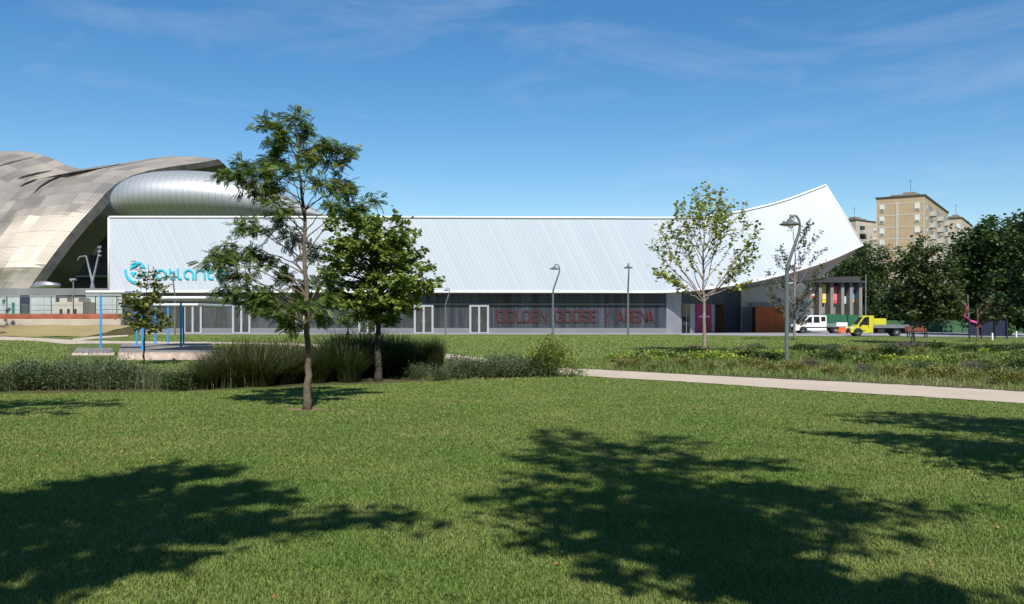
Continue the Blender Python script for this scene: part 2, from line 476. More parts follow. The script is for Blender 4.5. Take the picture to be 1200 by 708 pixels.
# ------------------------------------------------------------------ numpy foliage
def np_mesh(name, verts, faces, k, rnd, m, parent=None, smooth=False):
    me = bpy.data.meshes.new(name); nv, nf = len(verts), len(faces)
    me.vertices.add(nv); me.vertices.foreach_set("co", verts.astype(np.float32).ravel())
    me.loops.add(nf * k); me.loops.foreach_set("vertex_index", faces.astype(np.int32).ravel())
    me.polygons.add(nf); me.polygons.foreach_set("loop_start", np.arange(0, nf * k, k, dtype=np.int32))
    at = me.attributes.new("rnd", 'FLOAT', 'POINT'); at.data.foreach_set("value", rnd.astype(np.float32))
    me.update(calc_edges=True)
    return link_mesh(name, me, m, parent)
T_DIAMOND = (np.array([(0, 0, 0), (.45, .28, .07), (1, 0, -.08), (.45, -.28, .07)]), [(0, 1, 2, 3)])
T_BROAD = (np.array([(0, 0, 0), (.22, .46, .08), (.72, .40, .03), (1, 0, -.15), (.72, -.40, .03), (.22, -.46, .08)]), [(0, 1, 2, 3), (0, 3, 4, 5)])
def _frond():
    v, f = [], []
    for i in range(7):
        x = .12 + .125 * i; zc = -.22 * x * x
        for s in (1, -1):
            b = len(v); l = .30 - .03 * abs(i - 3)
            v += [(x, 0, zc), (x + .01, s * l * .5, zc - .0 + .01), (x + .15, s * l, zc - .08), (x + .145, s * l * .45, zc - .01)]
            f.append((b, b + 1, b + 2, b + 3) if s > 0 else (b + 3, b + 2, b + 1, b))
    b = len(v); v += [(0, .008, 0), (0, -.008, 0), (1, -.005, -.22), (1, .005, -.22)]; f.append((b, b + 1, b + 2, b + 3))
    return np.array(v), f
T_FROND = _frond()
def nrm(a): return a / np.maximum(np.linalg.norm(a, axis=1, keepdims=True), 1e-9)
def leaves(name, pos, dirs, up, size, T, m, parent=None, rnd=None):
    t, f = T; n = len(pos)
    x = nrm(dirs); z = nrm(up - x * np.sum(up * x, axis=1, keepdims=True)); y = np.cross(z, x)
    V = pos[:, None] + size[:, None, None] * (t[None, :, 0:1] * x[:, None] + t[None, :, 1:2] * y[:, None] + t[None, :, 2:3] * z[:, None])
    k = len(t); Fa = np.array(f)[None] + (np.arange(n) * k)[:, None, None]
    if rnd is None: rnd = RNG.random(n)
    return np_mesh(name, V.reshape(-1, 3), Fa.reshape(-1, 4), 4, np.repeat(rnd, k), m, parent)
def blades(name, pos, h, lean, bend, width, segs, m, parent=None, rnd=None, tipshift=0.0):
    """curved tapering blades; lean: (n,2) horizontal unit dirs, bend: (n,) horizontal reach / height"""
    n = len(pos); t = np.linspace(0, 1, segs + 1)
    side = np.stack([-lean[:, 1], lean[:, 0], np.zeros(n)], 1)
    a = RNG.random(n) * 2 * np.pi; side = nrm(side + .6 * np.stack([np.cos(a), np.sin(a), 0 * a], 1))
    V = np.zeros((n, segs + 1, 2, 3))
    for i, tt in enumerate(t):
        c = pos + np.stack([lean[:, 0] * bend * h * tt ** 1.8, lean[:, 1] * bend * h * tt ** 1.8, h * (tt - .28 * np.minimum(bend, 1.6) * tt ** 3)], 1)
        w = (width * (1 - tt ** 1.5) * .5 + .0006)[:, None]
        V[:, i, 0] = c - side * w; V[:, i, 1] = c + side * w
    k = 2 * (segs + 1)
    f = np.array([(2 * i, 2 * i + 1, 2 * i + 3, 2 * i + 2) for i in range(segs)])
    Fa = f[None] + (np.arange(n) * k)[:, None, None]
    if rnd is None: rnd = RNG.random(n)
    rv = np.clip(rnd[:, None] + tipshift * (t[None] - .5), 0, 1)
    return np_mesh(name, V.reshape(-1, 3), Fa.reshape(-1, 4), 4, np.repeat(rv, 2, axis=1).ravel(), m, parent)

# ------------------------------------------------------------------ trees
def in_poly(x, y, poly):
    c = False; n = len(poly)
    for i in range(n):
        (x1, y1), (x2, y2) = poly[i], poly[(i + 1) % n]
        if (y1 > y) != (y2 > y) and x < (x2 - x1) * (y - y1) / (y2 - y1) + x1: c = not c
    return c
def outline_tips(poly, Y, n, depth, rng, mind=0.0, inset=0.0):
    """points inside a crown whose silhouette is poly (photo px at distance Y), as deep as it is wide"""
    xs = [p[0] for p in poly]; ys = [p[1] for p in poly]; cx = sum(xs) / len(xs); hw = (max(xs) - min(xs)) / 2
    out = []; tries = 0
    while len(out) < n and tries < n * 60:
        tries += 1
        x, y = rng.uniform(min(xs), max(xs)), rng.uniform(min(ys), max(ys))
        if not in_poly(x, y, poly): continue
        if inset and not all(in_poly(x + a * inset, y + c * inset, poly) for a, c in ((1, 0), (-1, 0), (0, 1), (0, -1))): continue
        d = depth * math.sqrt(max(.08, 1 - ((x - cx) / hw) ** 2))
        p = P(x, y, Y); p.y += rng.uniform(-d, d)
        if mind and any((p - q).length < mind for q in out): continue
        out.append(p)
    return out
def tree(name, label, base, trunk, r0, r1, tips, leaf, bark, cat="tree", group=None, rise=.55, zmin=None, seed=1, wig=.06):
    rng = random.Random(seed); nr = np.random.default_rng(seed)
    base = Vector(base)
    root = empty(name, base, label=label, cat=cat, group=group)
    tr = [Vector(p) - base for p in trunk]; tips = [Vector(p) - base for p in tips]
    # smooth trunk
    fine = []
    for i in range(len(tr) - 1):
        for k in range(4):
            q = tr[i].lerp(tr[i + 1], k / 4)
            if 0 < i + k / 4 < len(tr) - 1: q = q + Vector((rng.gauss(0, .012), rng.gauss(0, .012), 0))
            fine.append(q)
    fine.append(tr[-1]); nF = len(fine)
    rad = [r0 + (r1 - r0) * (i / (nF - 1)) ** .8 for i in range(nF)]; rad[0] *= 1.28; rad[1] *= 1.05
    wood = MB(); wood.tube(fine, rad, 9)
    zt = tr[-1].z; zmin = zmin if zmin is not None else zt * .35
    pos, dr, up, sz = [], [], [], []
    for tip in tips:
        hd = math.hypot(tip.x, tip.y)
        zs = min(max(tip.z - rise * hd - rng.uniform(0, .12) * zt, zmin + rng.uniform(0, .05) * zt), zt * .97)
        j = min(range(nF), key=lambda q: abs(fine[q].z - zs)); st = fine[j]
        Lb = (tip - st).length
        mid = st.lerp(tip, .5) + Vector((rng.gauss(0, wig) * Lb, rng.gauss(0, wig) * Lb, leaf.get('arch', .10) * Lb))
        seg = 7; bp = []
        for k in range(seg + 1):
            t = k / seg; q = st * (1 - t) ** 2 + mid * 2 * t * (1 - t) + tip * t * t
            bp.append(q + Vector((rng.gauss(0, .012) * Lb, rng.gauss(0, .012) * Lb, rng.gauss(0, .012) * Lb)) * (1 if 0 < k < seg else 0))
        br = max(.004, min(rad[j] * .5, .010 + Lb * .011)) * leaf.get('bthick', 1)
        wood.tube(bp, [br * (1 - .8 * k / seg) for k in range(seg + 1)], 5, cap=False)
        # twigs with leaves
        nt_ = leaf['twigs']; tl = leaf['tlen']
        for q in range(nt_):
            t = leaf['from'] + (1 - leaf['from']) * math.sqrt((q + rng.random()) / nt_)
            kf = t * seg; k0 = min(int(kf), seg - 1); a = bp[k0].lerp(bp[k0 + 1], kf - k0)
            bd = (bp[k0 + 1] - bp[k0]).normalized()
            d = bd * leaf.get('fwd', .6) + Vector((rng.gauss(0, 1), rng.gauss(0, 1), rng.gauss(0, .6) + leaf.get('up', .1))) * .7
            d.normalize(); ln = tl * rng.uniform(.5, 1.15)
            e = a + d * ln + Vector((0, 0, -leaf.get('droop', 0) * ln))
            if leaf.get('twigs_drawn', True): wood.tube([a, a.lerp(e, .5) + Vector((0, 0, .04 * ln)), e], [br * .3 + .002, .003, .0015], 3, cap=False)
            nl = leaf['per']
            for u in range(nl):
                tt = .15 + .85 * (u + rng.random()) / nl
                p = a.lerp(e, tt) + Vector((rng.gauss(0, 1), rng.gauss(0, 1), rng.gauss(0, .7))) * leaf['fuzz']
                pos.append(p); ld = d + Vector((rng.gauss(0, .8), rng.gauss(0, .8), rng.gauss(0, .4) - leaf.get('hang', .35)))
                dr.append(ld); up.append(Vector((rng.gauss(0, .5), rng.gauss(0, .5), 1)))
                sz.append(leaf['size'] * rng.uniform(.65, 1.25))
    wood.build('trunk', bark, root, smooth=True)
    pos, dr, up, sz = np.array(pos), np.array(dr), np.array(up), np.array(sz)
    # colour drifts from clump to clump, each leaf varied
    ph = nr.random(3) * 6
    drift = .5 + .5 * np.sin(pos[:, 0] * 2.1 + ph[0]) * np.sin(pos[:, 1] * 1.7 + ph[1]) * np.sin(pos[:, 2] * 2.3 + ph[2])
    rnd = np.clip(.3 * drift + .7 * nr.random(len(pos)) + leaf.get('shift', 0), 0, 1)
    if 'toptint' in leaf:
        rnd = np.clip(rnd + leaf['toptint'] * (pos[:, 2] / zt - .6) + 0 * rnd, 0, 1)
    leaves('crown', pos, dr, up, sz, leaf['T'], leaf['mat'], root, rnd)
    return root

# ------------------------------------------------------------------ ground, paths, paving
def lerp_arr(px, arr):
    return np.interp(px, [a[0] for a in arr], [a[1] for a in arr])
def strip(name, upper, lower, m, z, jit=0.0, n=60):
    x0, x1 = max(upper[0][0], lower[0][0]), min(upper[-1][0], lower[-1][0]); b = MB(); ru, rl = [], []
    for i in range(n + 1):
        px = x0 + (x1 - x0) * i / n
        u = G(px, float(lerp_arr(px, upper)), z); l = G(px, float(lerp_arr(px, lower)), z)
        u.y += random.gauss(0, jit); l.y += random.gauss(0, jit); ru.append(u); rl.append(l)
    mid = [a.lerp(c, .5) for a, c in zip(ru, rl)]
    b.grid([rl, mid, ru]); o = b.build(name, m); tag(o, kind="structure"); return o

b = MB(); b.poly([(-4000, -400, 0), (4000, -400, 0), (4000, 7000, 0), (-4000, 7000, 0)])
tag(b.build('ground', M['ground']), kind="structure")
PA_U = [(610, 424), (640, 429.5), (675, 432), (700, 433), (825, 439.8), (945, 445.5), (1070, 451.5), (1200, 459), (1420, 472)]
PA_L = [(610, 432), (640, 438), (675, 440.5), (700, 441.5), (825, 448.7), (945, 457), (1070, 464), (1200, 472.7), (1420, 488)]
PB_U = [(440, 406), (455, 407.5), (520, 414.5), (575, 420.5), (610, 424)]
PB_L = [(440, 411), (455, 413), (520, 420.5), (575, 427), (610, 432)]
PC_U = [(-200, 392), (0, 394), (60, 397), (100, 399.3), (240, 400.8), (330, 402), (440, 406)]
PC_L = [(-200, 397), (0, 398.5), (40, 399.5), (80, 403.5), (100, 402.6), (240, 402.6), (330, 404.5), (440, 411)]
PD_U = [(85, 397), (110, 394.5), (150, 392.5)]
PD_L = [(85, 400), (110, 397), (150, 394)]
strip('path', PA_U, PA_L, M['gravel'], .016, .05)
strip('path', PB_U, PB_L, M['gravel'], .012, .05)
strip('path', PC_U, PC_L, M['gravel'], .008, .08)
strip('path', PD_U, PD_L, M['gravel'], .004, .1, 20)
b = MB(); b.poly([(-38, 84.2, .02), (15.5, 84.2, .02), (15.5, 88, .02), (-38, 88, .02)])
b.poly([(-38, 84.2, -.1), (15.5, 84.2, -.1), (15.5, 84.2, .02), (-38, 84.2, .02)])
tag(b.build('pavement', M['paving']), kind="structure")
b = MB(); b.poly([(15.5, 80, .012), (24, 76, .012), (46, 71, .012), (90, 60, .012), (95, 74, .012), (60, 84, .012), (45, 92, .012), (45, 118, .012), (20, 118, .012), (15.5, 88, .012)])
tag(b.build('road', M['asphalt']), kind="structure")
# dry bank rising to the retaining wall
bank_rows = []
for k in range(9):
    t = k / 8; bank_rows.append([Vector((x, 73.5 + 11.0 * t + .4 * math.sin(x * .7), .85 * (t * t * (3 - 2 * t)) + .02 + .04 * math.sin(x * 1.3 + k))) for x in np.linspace(-75, -35.5, 40)])
b = MB(); b.grid(bank_rows); b.grid([[Vector((-35.5, 73.5, -.1)), Vector((-35.5, 84.5, -.1))], [bank_rows[0][-1], bank_rows[-1][-1]]])
tag(b.build('hillside_bank', M['dry'], smooth=True), kind="structure")
BED_U = [(705, 427), (720, 420), (800, 414.5), (900, 411), (1000, 406.5), (1100, 406), (1200, 407), (1400, 409)]
BED_L = [(705, 433), (720, 434), (825, 439.5), (945, 445.2), (1070, 451.2), (1200, 458.6), (1400, 470.5)]
strip('planting_bed_soil', BED_U, BED_L, M['soil'], .008, .05)
LB_U = [(-200, 436), (0, 436), (130, 436), (220, 438), (250, 432), (420, 430), (520, 432), (600, 436), (660, 434), (672, 438)]
LB_L = [(-200, 463), (0, 461), (130, 459.5), (220, 458.5), (250, 457), (420, 450), (520, 446), (600, 443.5), (660, 441.5), (672, 441)]
strip('planting_strip_soil', LB_U, LB_L, M['soil'], .006, .05)

# ------------------------------------------------------------------ lawn blades (stuff)
def blade_field(name, n, y0, y1, h, w, lo_fn, hi_fn, margin=160, segs=2, power=1.0, excl=None):
    u = RNG.random(n * 3); Y = (y0 ** power + u * (y1 ** power - y0 ** power)) ** (1 / power)
    xm = (600 + margin) * Y / F + 2.6; px = CX + RNG.uniform(-1, 1, n * 3) * xm * F / Y; py = HOR + EYE * F / Y
    ok = (py > lo_fn(px)) & (py < hi_fn(px))
    if excl is not None: ok &= ~excl(px, py)
    px, Y = px[ok][:n], Y[ok][:n]; n = len(px)
    pos = np.stack([(px - CX) * Y / F, Y, np.zeros(n)], 1)
    a = RNG.random(n) * 2 * np.pi; lean = np.stack([np.cos(a), np.sin(a)], 1)
    # tufts: height follows a patchy field
    fld = .8 + .2 * np.sin(pos[:, 0] * 5.3 + 1.3 * np.sin(pos[:, 1] * 4.1)) * np.sin(pos[:, 1] * 6.1 + np.sin(pos[:, 0] * 3.7))
    hh = h * fld * RNG.uniform(.55, 1.35, n)
    hh = hh * np.clip(np.hypot(pos[:, 0] - G(360, 480).x, (pos[:, 1] - G(360, 480).y) * 1.2) / .45, .12, 1) ** 1.5
    o = blades(name, pos, hh, lean, RNG.uniform(.25, 1.1, n), w * RNG.uniform(.7, 1.3, n) * (Y / y0) ** .55, segs, M['blade'], None, np.clip(RNG.random(n) * .78 + .30 * np.clip((Y - 6.5) / 12, 0, 1), 0, 1))  # farther blades paler: glow of grazing translucent light put into their colour
    return tag(o, kind="stuff")
near_lo = lambda px: np.maximum(lerp_arr(px, [(-900, 464)] + LB_L[1:] + PA_L[2:] + [(2200, 530)]) + .6, 0)
big = lambda px: px * 0 + 1e9
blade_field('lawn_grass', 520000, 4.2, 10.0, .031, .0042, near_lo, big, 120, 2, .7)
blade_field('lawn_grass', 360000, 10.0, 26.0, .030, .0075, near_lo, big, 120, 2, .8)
def mid_ex(px, py):
    e = (py > lerp_arr(px, PC_U)) & (py < lerp_arr(px, PC_L)) & (px < 440)
    e |= (py > lerp_arr(px, PB_U)) & (py < lerp_arr(px, PB_L)) & (px >= 440) & (px < 610)
    e |= (py > lerp_arr(px, PA_U)) & (py < lerp_arr(px, PA_L)) & (px >= 610)
    e |= (px > 705) & (py > lerp_arr(px, BED_U))
    e |= (px < 672) & (py > lerp_arr(px, LB_U) + 14)
    e |= (px > 78) & (px < 254) & (py > 401) & (py < 424)
    e |= (px < 150) & (py < 399)
    e |= (px > 60) & (px < 150) & (py < 404)
    return e
mid_lo = lambda px: np.where(px < 770, 393.6, np.interp(px, [770, 880, 1000, 1200], [393.8, 395, 396.5, 400.5]))
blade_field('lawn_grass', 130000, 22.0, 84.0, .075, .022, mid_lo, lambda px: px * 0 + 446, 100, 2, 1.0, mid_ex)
# a few fallen leaves on the near lawn
n = 110; Y = RNG.uniform(5, 14, n); px = RNG.uniform(-60, 1260, n)
band = RNG.random(n) < .75; Y = np.where(band, RNG.normal(9.9, .35, n), Y); px = np.where(band, RNG.uniform(40, 440, n), px)
pos = np.stack([(px - CX) * Y / F, Y, RNG.uniform(.012, .032, n)], 1)
o = leaves('fallen_leaves', pos, RNG.normal(0, 1, (n, 3)) * [1, 1, .25], np.tile([0, 0, 1.], (n, 1)) + RNG.normal(0, .3, (n, 3)), RNG.uniform(.018, .04, n), T_BROAD,
           leafmat('fallen_leaf', [(0, (.30, .10, .03)), (.6, (.38, .17, .05)), (1, (.42, .28, .10))], .1))
tag(o, kind="stuff")

g0 = G(360, 480); n = 26
b = MB(); b.poly([(g0.x + .38 * (1 + .25 * math.sin(3 * t) + random.gauss(0, .06)) * math.cos(t), g0.y + .32 * (1 + .2 * math.cos(2 * t)) * math.sin(t), .004) for t in [2 * math.pi * i / n for i in range(n)]])
tag(b.build('bare_soil', surf('bare_soil', (.17, .13, .07), (.25, .19, .11), 3, 30)), kind="structure")

# ------------------------------------------------------------------ the arena
YF = 86.0
ar = empty('arena_hall', (0, 87, 0), label="long white ribbed metal hall with grey glass ground floor and upswept roof", cat="arena")
def A(v): return Vector(v) - Vector((0, 87, 0))
top = [(128, 255), (300, 255.1), (500, 255.2), (700, 255.8), (788, 256), (815, 255), (839, 253.3), (866.5, 248.6), (898, 241.6), (921, 235), (943, 227), (968, 217.5)]
bot = [(128, 342), (300, 342), (500, 342), (700, 342.2), (781, 342.2), (808, 340.5), (837, 337.3), (866.5, 332.6), (898, 326.5), (934, 317), (972, 304.5), (1011, 287)]
def samp(c, n):
    xs = [p[0] for p in c]; return xs, [p[1] for p in c]
NS = 150
def smooth_interp(x, xs, ys):
    # Catmull-Rom through the points
    xs = list(xs); ys = list(ys); i = max(0, min(len(xs) - 2, int(np.searchsorted(xs, x)) - 1))
    t = (x - xs[i]) / (xs[i + 1] - xs[i]); h = xs[i + 1] - xs[i]
    def m(j):
        if j == 0: return (ys[1] - ys[0]) / (xs[1] - xs[0])
        if j == len(xs) - 1: return (ys[-1] - ys[-2]) / (xs[-1] - xs[-2])
        return (ys[j + 1] - ys[j - 1]) / (xs[j + 1] - xs[j - 1])
    return (2 * t ** 3 - 3 * t ** 2 + 1) * ys[i] + (t ** 3 - 2 * t ** 2 + t) * h * m(i) + (-2 * t ** 3 + 3 * t ** 2) * ys[i + 1] + (t ** 3 - t ** 2) * h * m(i + 1)
trow, brow, uvt, uvb = [], [], [], []
SLANT = 42.0
for i in range(NS + 1):
    s = i / NS
    bx = 128 + (1011 - 128) * s; tx = 128 + (968 - 128) * s
    k = max(0.0, (s - .74) / .26); lean = 1.1 * k * k * (3 - 2 * k)
    tp = P(tx, smooth_interp(tx, *samp(top, 0)), YF + lean); bp_ = P(bx, smooth_interp(bx, *samp(bot, 0)), YF)
    trow.append(A(tp)); brow.append(A(bp_))
    u = s * 73.0
    uvt.append((u + 3.4 * (1 - s), 7.2)); uvb.append((u, 0))
rows, uvs = [], []
for j in range(9):
    t = j / 8; rows.append([q.lerp(w, t) for q, w in zip(brow, trow)]); uvs.append([(a[0] + (c[0] - a[0]) * t, 7.2 * t) for a, c in zip(uvb, uvt)])
b = MB(); b.grid(rows, uvs); b.build('facade_band', M['facade'], ar, smooth=True)
# trim rails along the band's edges
b = MB(); b.tube([q + Vector((0, -.02, .05)) for q in trow], .11, 6); b.tube([q + Vector((0, -.03, -.02)) for q in brow], .12, 6)
b.tube([brow[0] + Vector((-.05, -.02, 0)), trow[0] + Vector((-.05, -.02, 0))], .10, 6); b.tube([brow[-1] + Vector((.03, 0, 0)), trow[-1] + Vector((.03, 0, 0))], .07, 6)
b.build('edge_trim', M['white'], ar, smooth=True)
# roof skin behind the band
b = MB(); back = [Vector((q.x, q.y + 34, q.z - .4)) for q in trow]; b.grid([trow, back])
bl = [Vector((q.x, q.y + 34, q.z)) for q in brow]
b.grid([[brow[0], back[0] + Vector((0, 0, -7))], [trow[0], back[0]]]); b.grid([[bl[0], back[0]], [bl[-1], back[-1]]])
b.build('roof', M['greymetal'], ar)
# soffit
sb = []
for i, q in enumerate(brow):
    bx = 128 + (1011 - 128) * i / NS
    Yb = 88.0 if bx < 770 else np.interp(bx, [770, 850, 1011], [88.0, 99.0, 101.0]); zb = 4.12 if bx < 770 else np.interp(bx, [770, 850, 900, 950, 1011], [4.12, 4.35, 4.75, 5.3, 6.05])
    xb = q.x if bx < 770 else q.x + (Yb - 88) * .08
    sb.append(A((xb, Yb, zb)))
b = MB(); b.grid([brow, [p.lerp(q, .45) + Vector((0, 0, .0)) for p, q in zip(brow, sb)]]); b.build('soffit', M['soffit'], ar, smooth=True)
b = MB(); b.grid([[p.lerp(q, .45) for p, q in zip(brow, sb)], sb]); b.build('soffit', M['soffit_grey'], ar, smooth=True)
# ground floor wall
x0, x1 = X_(143, 87.2), X_(781, 87.2)
b = MB(); b.box(x0, x1, .2, 12, 0, 4.3); b.build('ground_floor_wall', M['poly'], ar)
b = MB(); b.box(x0 - .03, x1, .13, .2, 0, .55); b.build('plinth', mat('plinth_grey', (.165, .165, .18), .6, var=.12, scale=.3), ar)
b = MB(); b.box(x0 - .03, x1, .12, .2, 2.86, 2.95); b.build('wall_rail', mat('wall_rail_grey', (.24, .245, .25), .5, var=.1), ar)
mul_m = mat('mullion_grey', (.09, .094, .11), .4, .2, var=.1)
for px in (578, 605, 617, 652, 676, 698, 712, 744):
    b = MB(); b.box(X_(px, 87.2) - .03, X_(px, 87.2) + .03, .15, .2, .55, 2.86); b.build('mullion', mul_m, ar)
pane_m = mat('door_glass', (.05, .053, .055), .12, var=.2, scale=.8)
for i, (pl, pr) in enumerate([(215, 236.5), (272, 293.5), (336, 357.5), (420, 441.5), (485, 508), (550, 573)]):
    l, r = X_(pl, 87), X_(pr, 87); h = 2.86
    d = MB(); t = .19; y = -.02
    mid = (l + r) / 2
    d.box(l, l + t, y, .1, .05, h); d.box(r - t, r, y, .1, .05, h); d.box(l + t, r - t, y, .1, h - .22, h); d.box(mid - t / 2, mid + t / 2, y, .1, .05, h - .22)
    d.box(l + t, mid - t / 2, y, .1, .05, .14); d.box(mid + t / 2, r - t, y, .1, .05, .14)
    do = d.build('double_door', M['frame'], ar)
    g = MB(); g.box(l + t, mid - t / 2, .05, .09, .14, h - .22); g.box(mid + t / 2, r - t, .05, .09, .14, h - .22); g.build('pane', pane_m, do)
    for sg in (-1, 1):
        hx = mid + sg * (t / 2 + .1); hd = MB(); hd.tube([(hx, .06, 1.0), (hx, -.08, 1.0), (hx, -.08, 1.5), (hx, .06, 1.5)], .02, 6); hd.build('handle', M['steel'], do)
# recessed entrance wall, curving back
rc = [(781, 87.2), (790, 87.7), (799, 88.4), (808, 89.2), (815, 90.0), (833, 92.2), (838, 93.0), (848, 94.5), (858, 96.6), (868, 99.4)]
rp_ = [A((X_(a, y), y, 0)) for a, y in rc]
def wall_seg(i0, i1, z0, z1, off=0.0):
    m_ = MB(); pts = rp_[i0:i1 + 1]
    d = (pts[-1] - pts[0]).normalized(); nn = Vector((d.y, -d.x, 0)) * off
    m_.grid([[p + nn + Vector((0, 0, z0)) for p in pts], [p + nn + Vector((0, 0, z1)) for p in pts]])
    if off:
        bk = [p for p in pts]
        m_.grid([[p + nn + Vector((0, 0, z1)) for p in pts], [p + Vector((0, 0, z1)) for p in bk]])
        m_.grid([[pts[0] + nn + Vector((0, 0, z0)), pts[0] + Vector((0, 0, z0))], [pts[0] + nn + Vector((0, 0, z1)), pts[0] + Vector((0, 0, z1))]])
        m_.grid([[pts[-1] + nn + Vector((0, 0, z0)), pts[-1] + Vector((0, 0, z0))], [pts[-1] + nn + Vector((0, 0, z1)), pts[-1] + Vector((0, 0, z1))]])
    return m_
wall_seg(0, 7, 0, 4.6).build('entrance_wall', M['silver'], ar)
wall_seg(7, 9, 0, 4.6).build('entrance_wall', M['navy'], ar)["label"] = "dark navy entrance wall"
wall_seg(2, 7, 2.95, 4.55, .05).build('door_header', M['navy'], ar)
dd = wall_seg(2, 3, .03, 2.9, .08).build('glass_door', M['darkglass'], ar); dd["label"] = "narrow dark glass door"
p_ = rp_[2].lerp(rp_[3], .55); m_ = MB(); m_.box(p_.x - .03, p_.x + .03, p_.y - .16, p_.y - .02, .03, 2.85); m_.build('stile', M['steel'], dd)
md = wall_seg(4, 5, .03, 2.95, .10).build('entrance_door', M['magenta'], ar); md["label"] = "magenta entrance door"
d_ = (rp_[5] - rp_[4]); n_ = Vector((d_.y, -d_.x, 0)).normalized()
m_ = MB(); m_.obox(rp_[4] + d_ * .17 + n_ * .101 + Vector((0, 0, 1.62)), d_ * .68, n_ * .03, Vector((0, 0, .12))); m_.build('door_sign', M['white'], md)
wall_seg(6, 7, .03, 2.95, .08).build('glass_door', M['darkglass'], ar)["label"] = "dark glass door beside the navy wall"
# concrete rear part seen under the upswept roof
w = MB(); w.box(X_(868, 99.6), X_(949, 99.6), 12.4, 16, 0, 5.3); w.build('rear_wall', M['concrete'], ar)
w = MB(); w.box(X_(880, 99), X_(949, 99), 11.9, 12.37, 2.78, 3.25); w.build('rear_wall_ledge', mat('ledge_grey', (.42, .43, .42), .7), ar)
w = MB(); w.box(X_(868.5, 99.5), X_(881, 99.5), 12.25, 12.39, .02, 2.75); w.build('service_door', M['greymetal'], ar)
w = MB(); w.box(X_(881.3, 99.5), X_(886.5, 99.5), 12.30, 12.39, .02, 2.72); w.build('service_opening', M['black'], ar)
rw = MB(); rw.box(X_(886.5, 96), X_(924, 96), -.2, .2, 0, 2.72)
for px in (894, 902, 910, 918): rw.box(X_(px, 96) - .015, X_(px, 96) + .015, -.225, -.2, .02, 2.7)
o = rw.build('rust_wall', M['rust']); o.location = (0, 96.5, 0); tag(o, "rust orange metal screen wall under the upswept white roof", "wall")

# lettering on the glass: stroke glyphs
GL = {
 'G': [[(.6, .74), (.6, .9), (.5, 1), (.1, 1), (0, .9), (0, .1), (.1, 0), (.5, 0), (.6, .1), (.6, .45), (.34, .45)]],
 'O': [[(.1, 0), (.5, 0), (.6, .1), (.6, .9), (.5, 1), (.1, 1), (0, .9), (0, .1), (.1, 0)]],
 'L': [[(0, 1), (0, 0), (.55, 0)]],
 'D': [[(.0, 0), (.45, 0), (.6, .14), (.6, .86), (.45, 1), (0, 1), (0, .0)]],
 'E': [[(.55, 1), (0, 1), (0, 0), (.55, 0)], [(.085, .5), (.46, .5)]],
 'N': [[(0, 0), (0, 1), (.6, 0), (.6, 1)]],
 'S': [[(.6, .76), (.6, .9), (.5, 1), (.1, 1), (0, .9), (0, .62), (.1, .53), (.5, .47), (.6, .38), (.6, .1), (.5, 0), (.1, 0), (0, .1), (0, .24)]],
 'A': [[(0, 0), (.26, 1), (.36, 1), (.62, 0)], [(.17, .27), (.45, .27)]],
 'R': [[(0, 0), (0, 1), (.48, 1), (.6, .9), (.6, .6), (.48, .5), (.085, .5)], [(.36, .455), (.6, 0)]],
 '/': [[(0, 0), (.42, 1)]],
}
m_ = MB(); spots = [('G', 583), ('O', 594.3), ('L', 605.5), ('D', 613.5), ('E', 624), ('N', 633), ('G', 651), ('O', 661.5), ('O', 672.5), ('S', 683), ('E', 693), ('/', 709.5), ('A', 723), ('R', 734), ('E', 743), ('N', 751), ('A', 758.3)]
lw, lh, zb = 13.4, 13.4, Z_(377.3, 87)
for ch, px in spots:
    m_ = MB()
    xo = X_(px, 87); wpx = .0837 * 12.6
    for st in GL[ch]:
        m_.ribbon([(a * wpx, c * wpx) for a, c in st], .14, (lambda q, xo=xo: (xo + q[0], .09, zb + q[1])), (0, .04, 0))
    m_.build('letter', M['letters'], ar)
# cyan logo and wordmark on the band
m_ = MB(); pxm = YF / F
def to3(q): return A((X_(q[0], YF), YF - .13, Z_(q[1], YF)))
def ribl(pts, w=1.9, closed=False): m_.ribbon(pts, w, to3, (0, .07, 0), closed)
def arc(cx, cy, r, a0, a1, n=14): return [(cx + r * math.cos(R(a0 + (a1 - a0) * i / n)), cy - r * math.sin(R(a0 + (a1 - a0) * i / n))) for i in range(n + 1)]
xt, xb_ = 316.4, 326.6
def let_a(x): ribl(arc(x + 5, 321.5, 5.1, 320, -40 + 40, 18)[:0] + [(x + 10.2, xb_ + .9), (x + 10.2, 321.5)] + arc(x + 5.1, 321.5, 5.1, 8, 245, 16) + [(x + 5.6, xb_)])
let_a(184)
ribl([(199.3, 314.6), (199.3, 323.5), (200.2, 325.7), (202.2, 326.6), (205.8, 326.6)]); ribl([(200.4, 318.6), (205.4, 318.6)])
ribl([(208.8, 314.6), (208.8, 323.5), (209.7, 325.7), (211.4, 326.6), (213.4, 326.6)])
let_a(216.3)
ribl([(229.8, 327.5), (229.8, 321.5)] + arc(235, 321.5, 5.2, 172, 8, 12) + [(240.2, 321.5), (240.2, 327.5)])
ribl([(244.4, 314.6), (244.4, 323.5), (245.3, 325.7), (247.2, 326.6), (250.6, 326.6)]); ribl([(245.5, 318.6), (250.2, 318.6)])
ribl([(254.5, 321.9)] + arc(259.2, 321.5, 5.0, 0, 0, 1)[:0] + [(264.0, 321.9)] + arc(259.2, 321.5, 5.0, 12, 330, 20))
m_.build('sign_wordmark', M['cyan'], ar); m_ = MB()
ribl(arc(162.5, 316.5, 15.2, 178, 275, 18), 2.6)
def disc(pts): m_.prism([to3(q) for q in pts], (0, .07, 0))
c0 = (162.0, 316.3); r0 = 9.3
disc(arc(*c0, r0, 62, 178, 14) + [(157.5, 313.2)])
disc([(163.4, 313.2), (168.2, 309.2)] + arc(*c0, r0, 34, 14, 4))
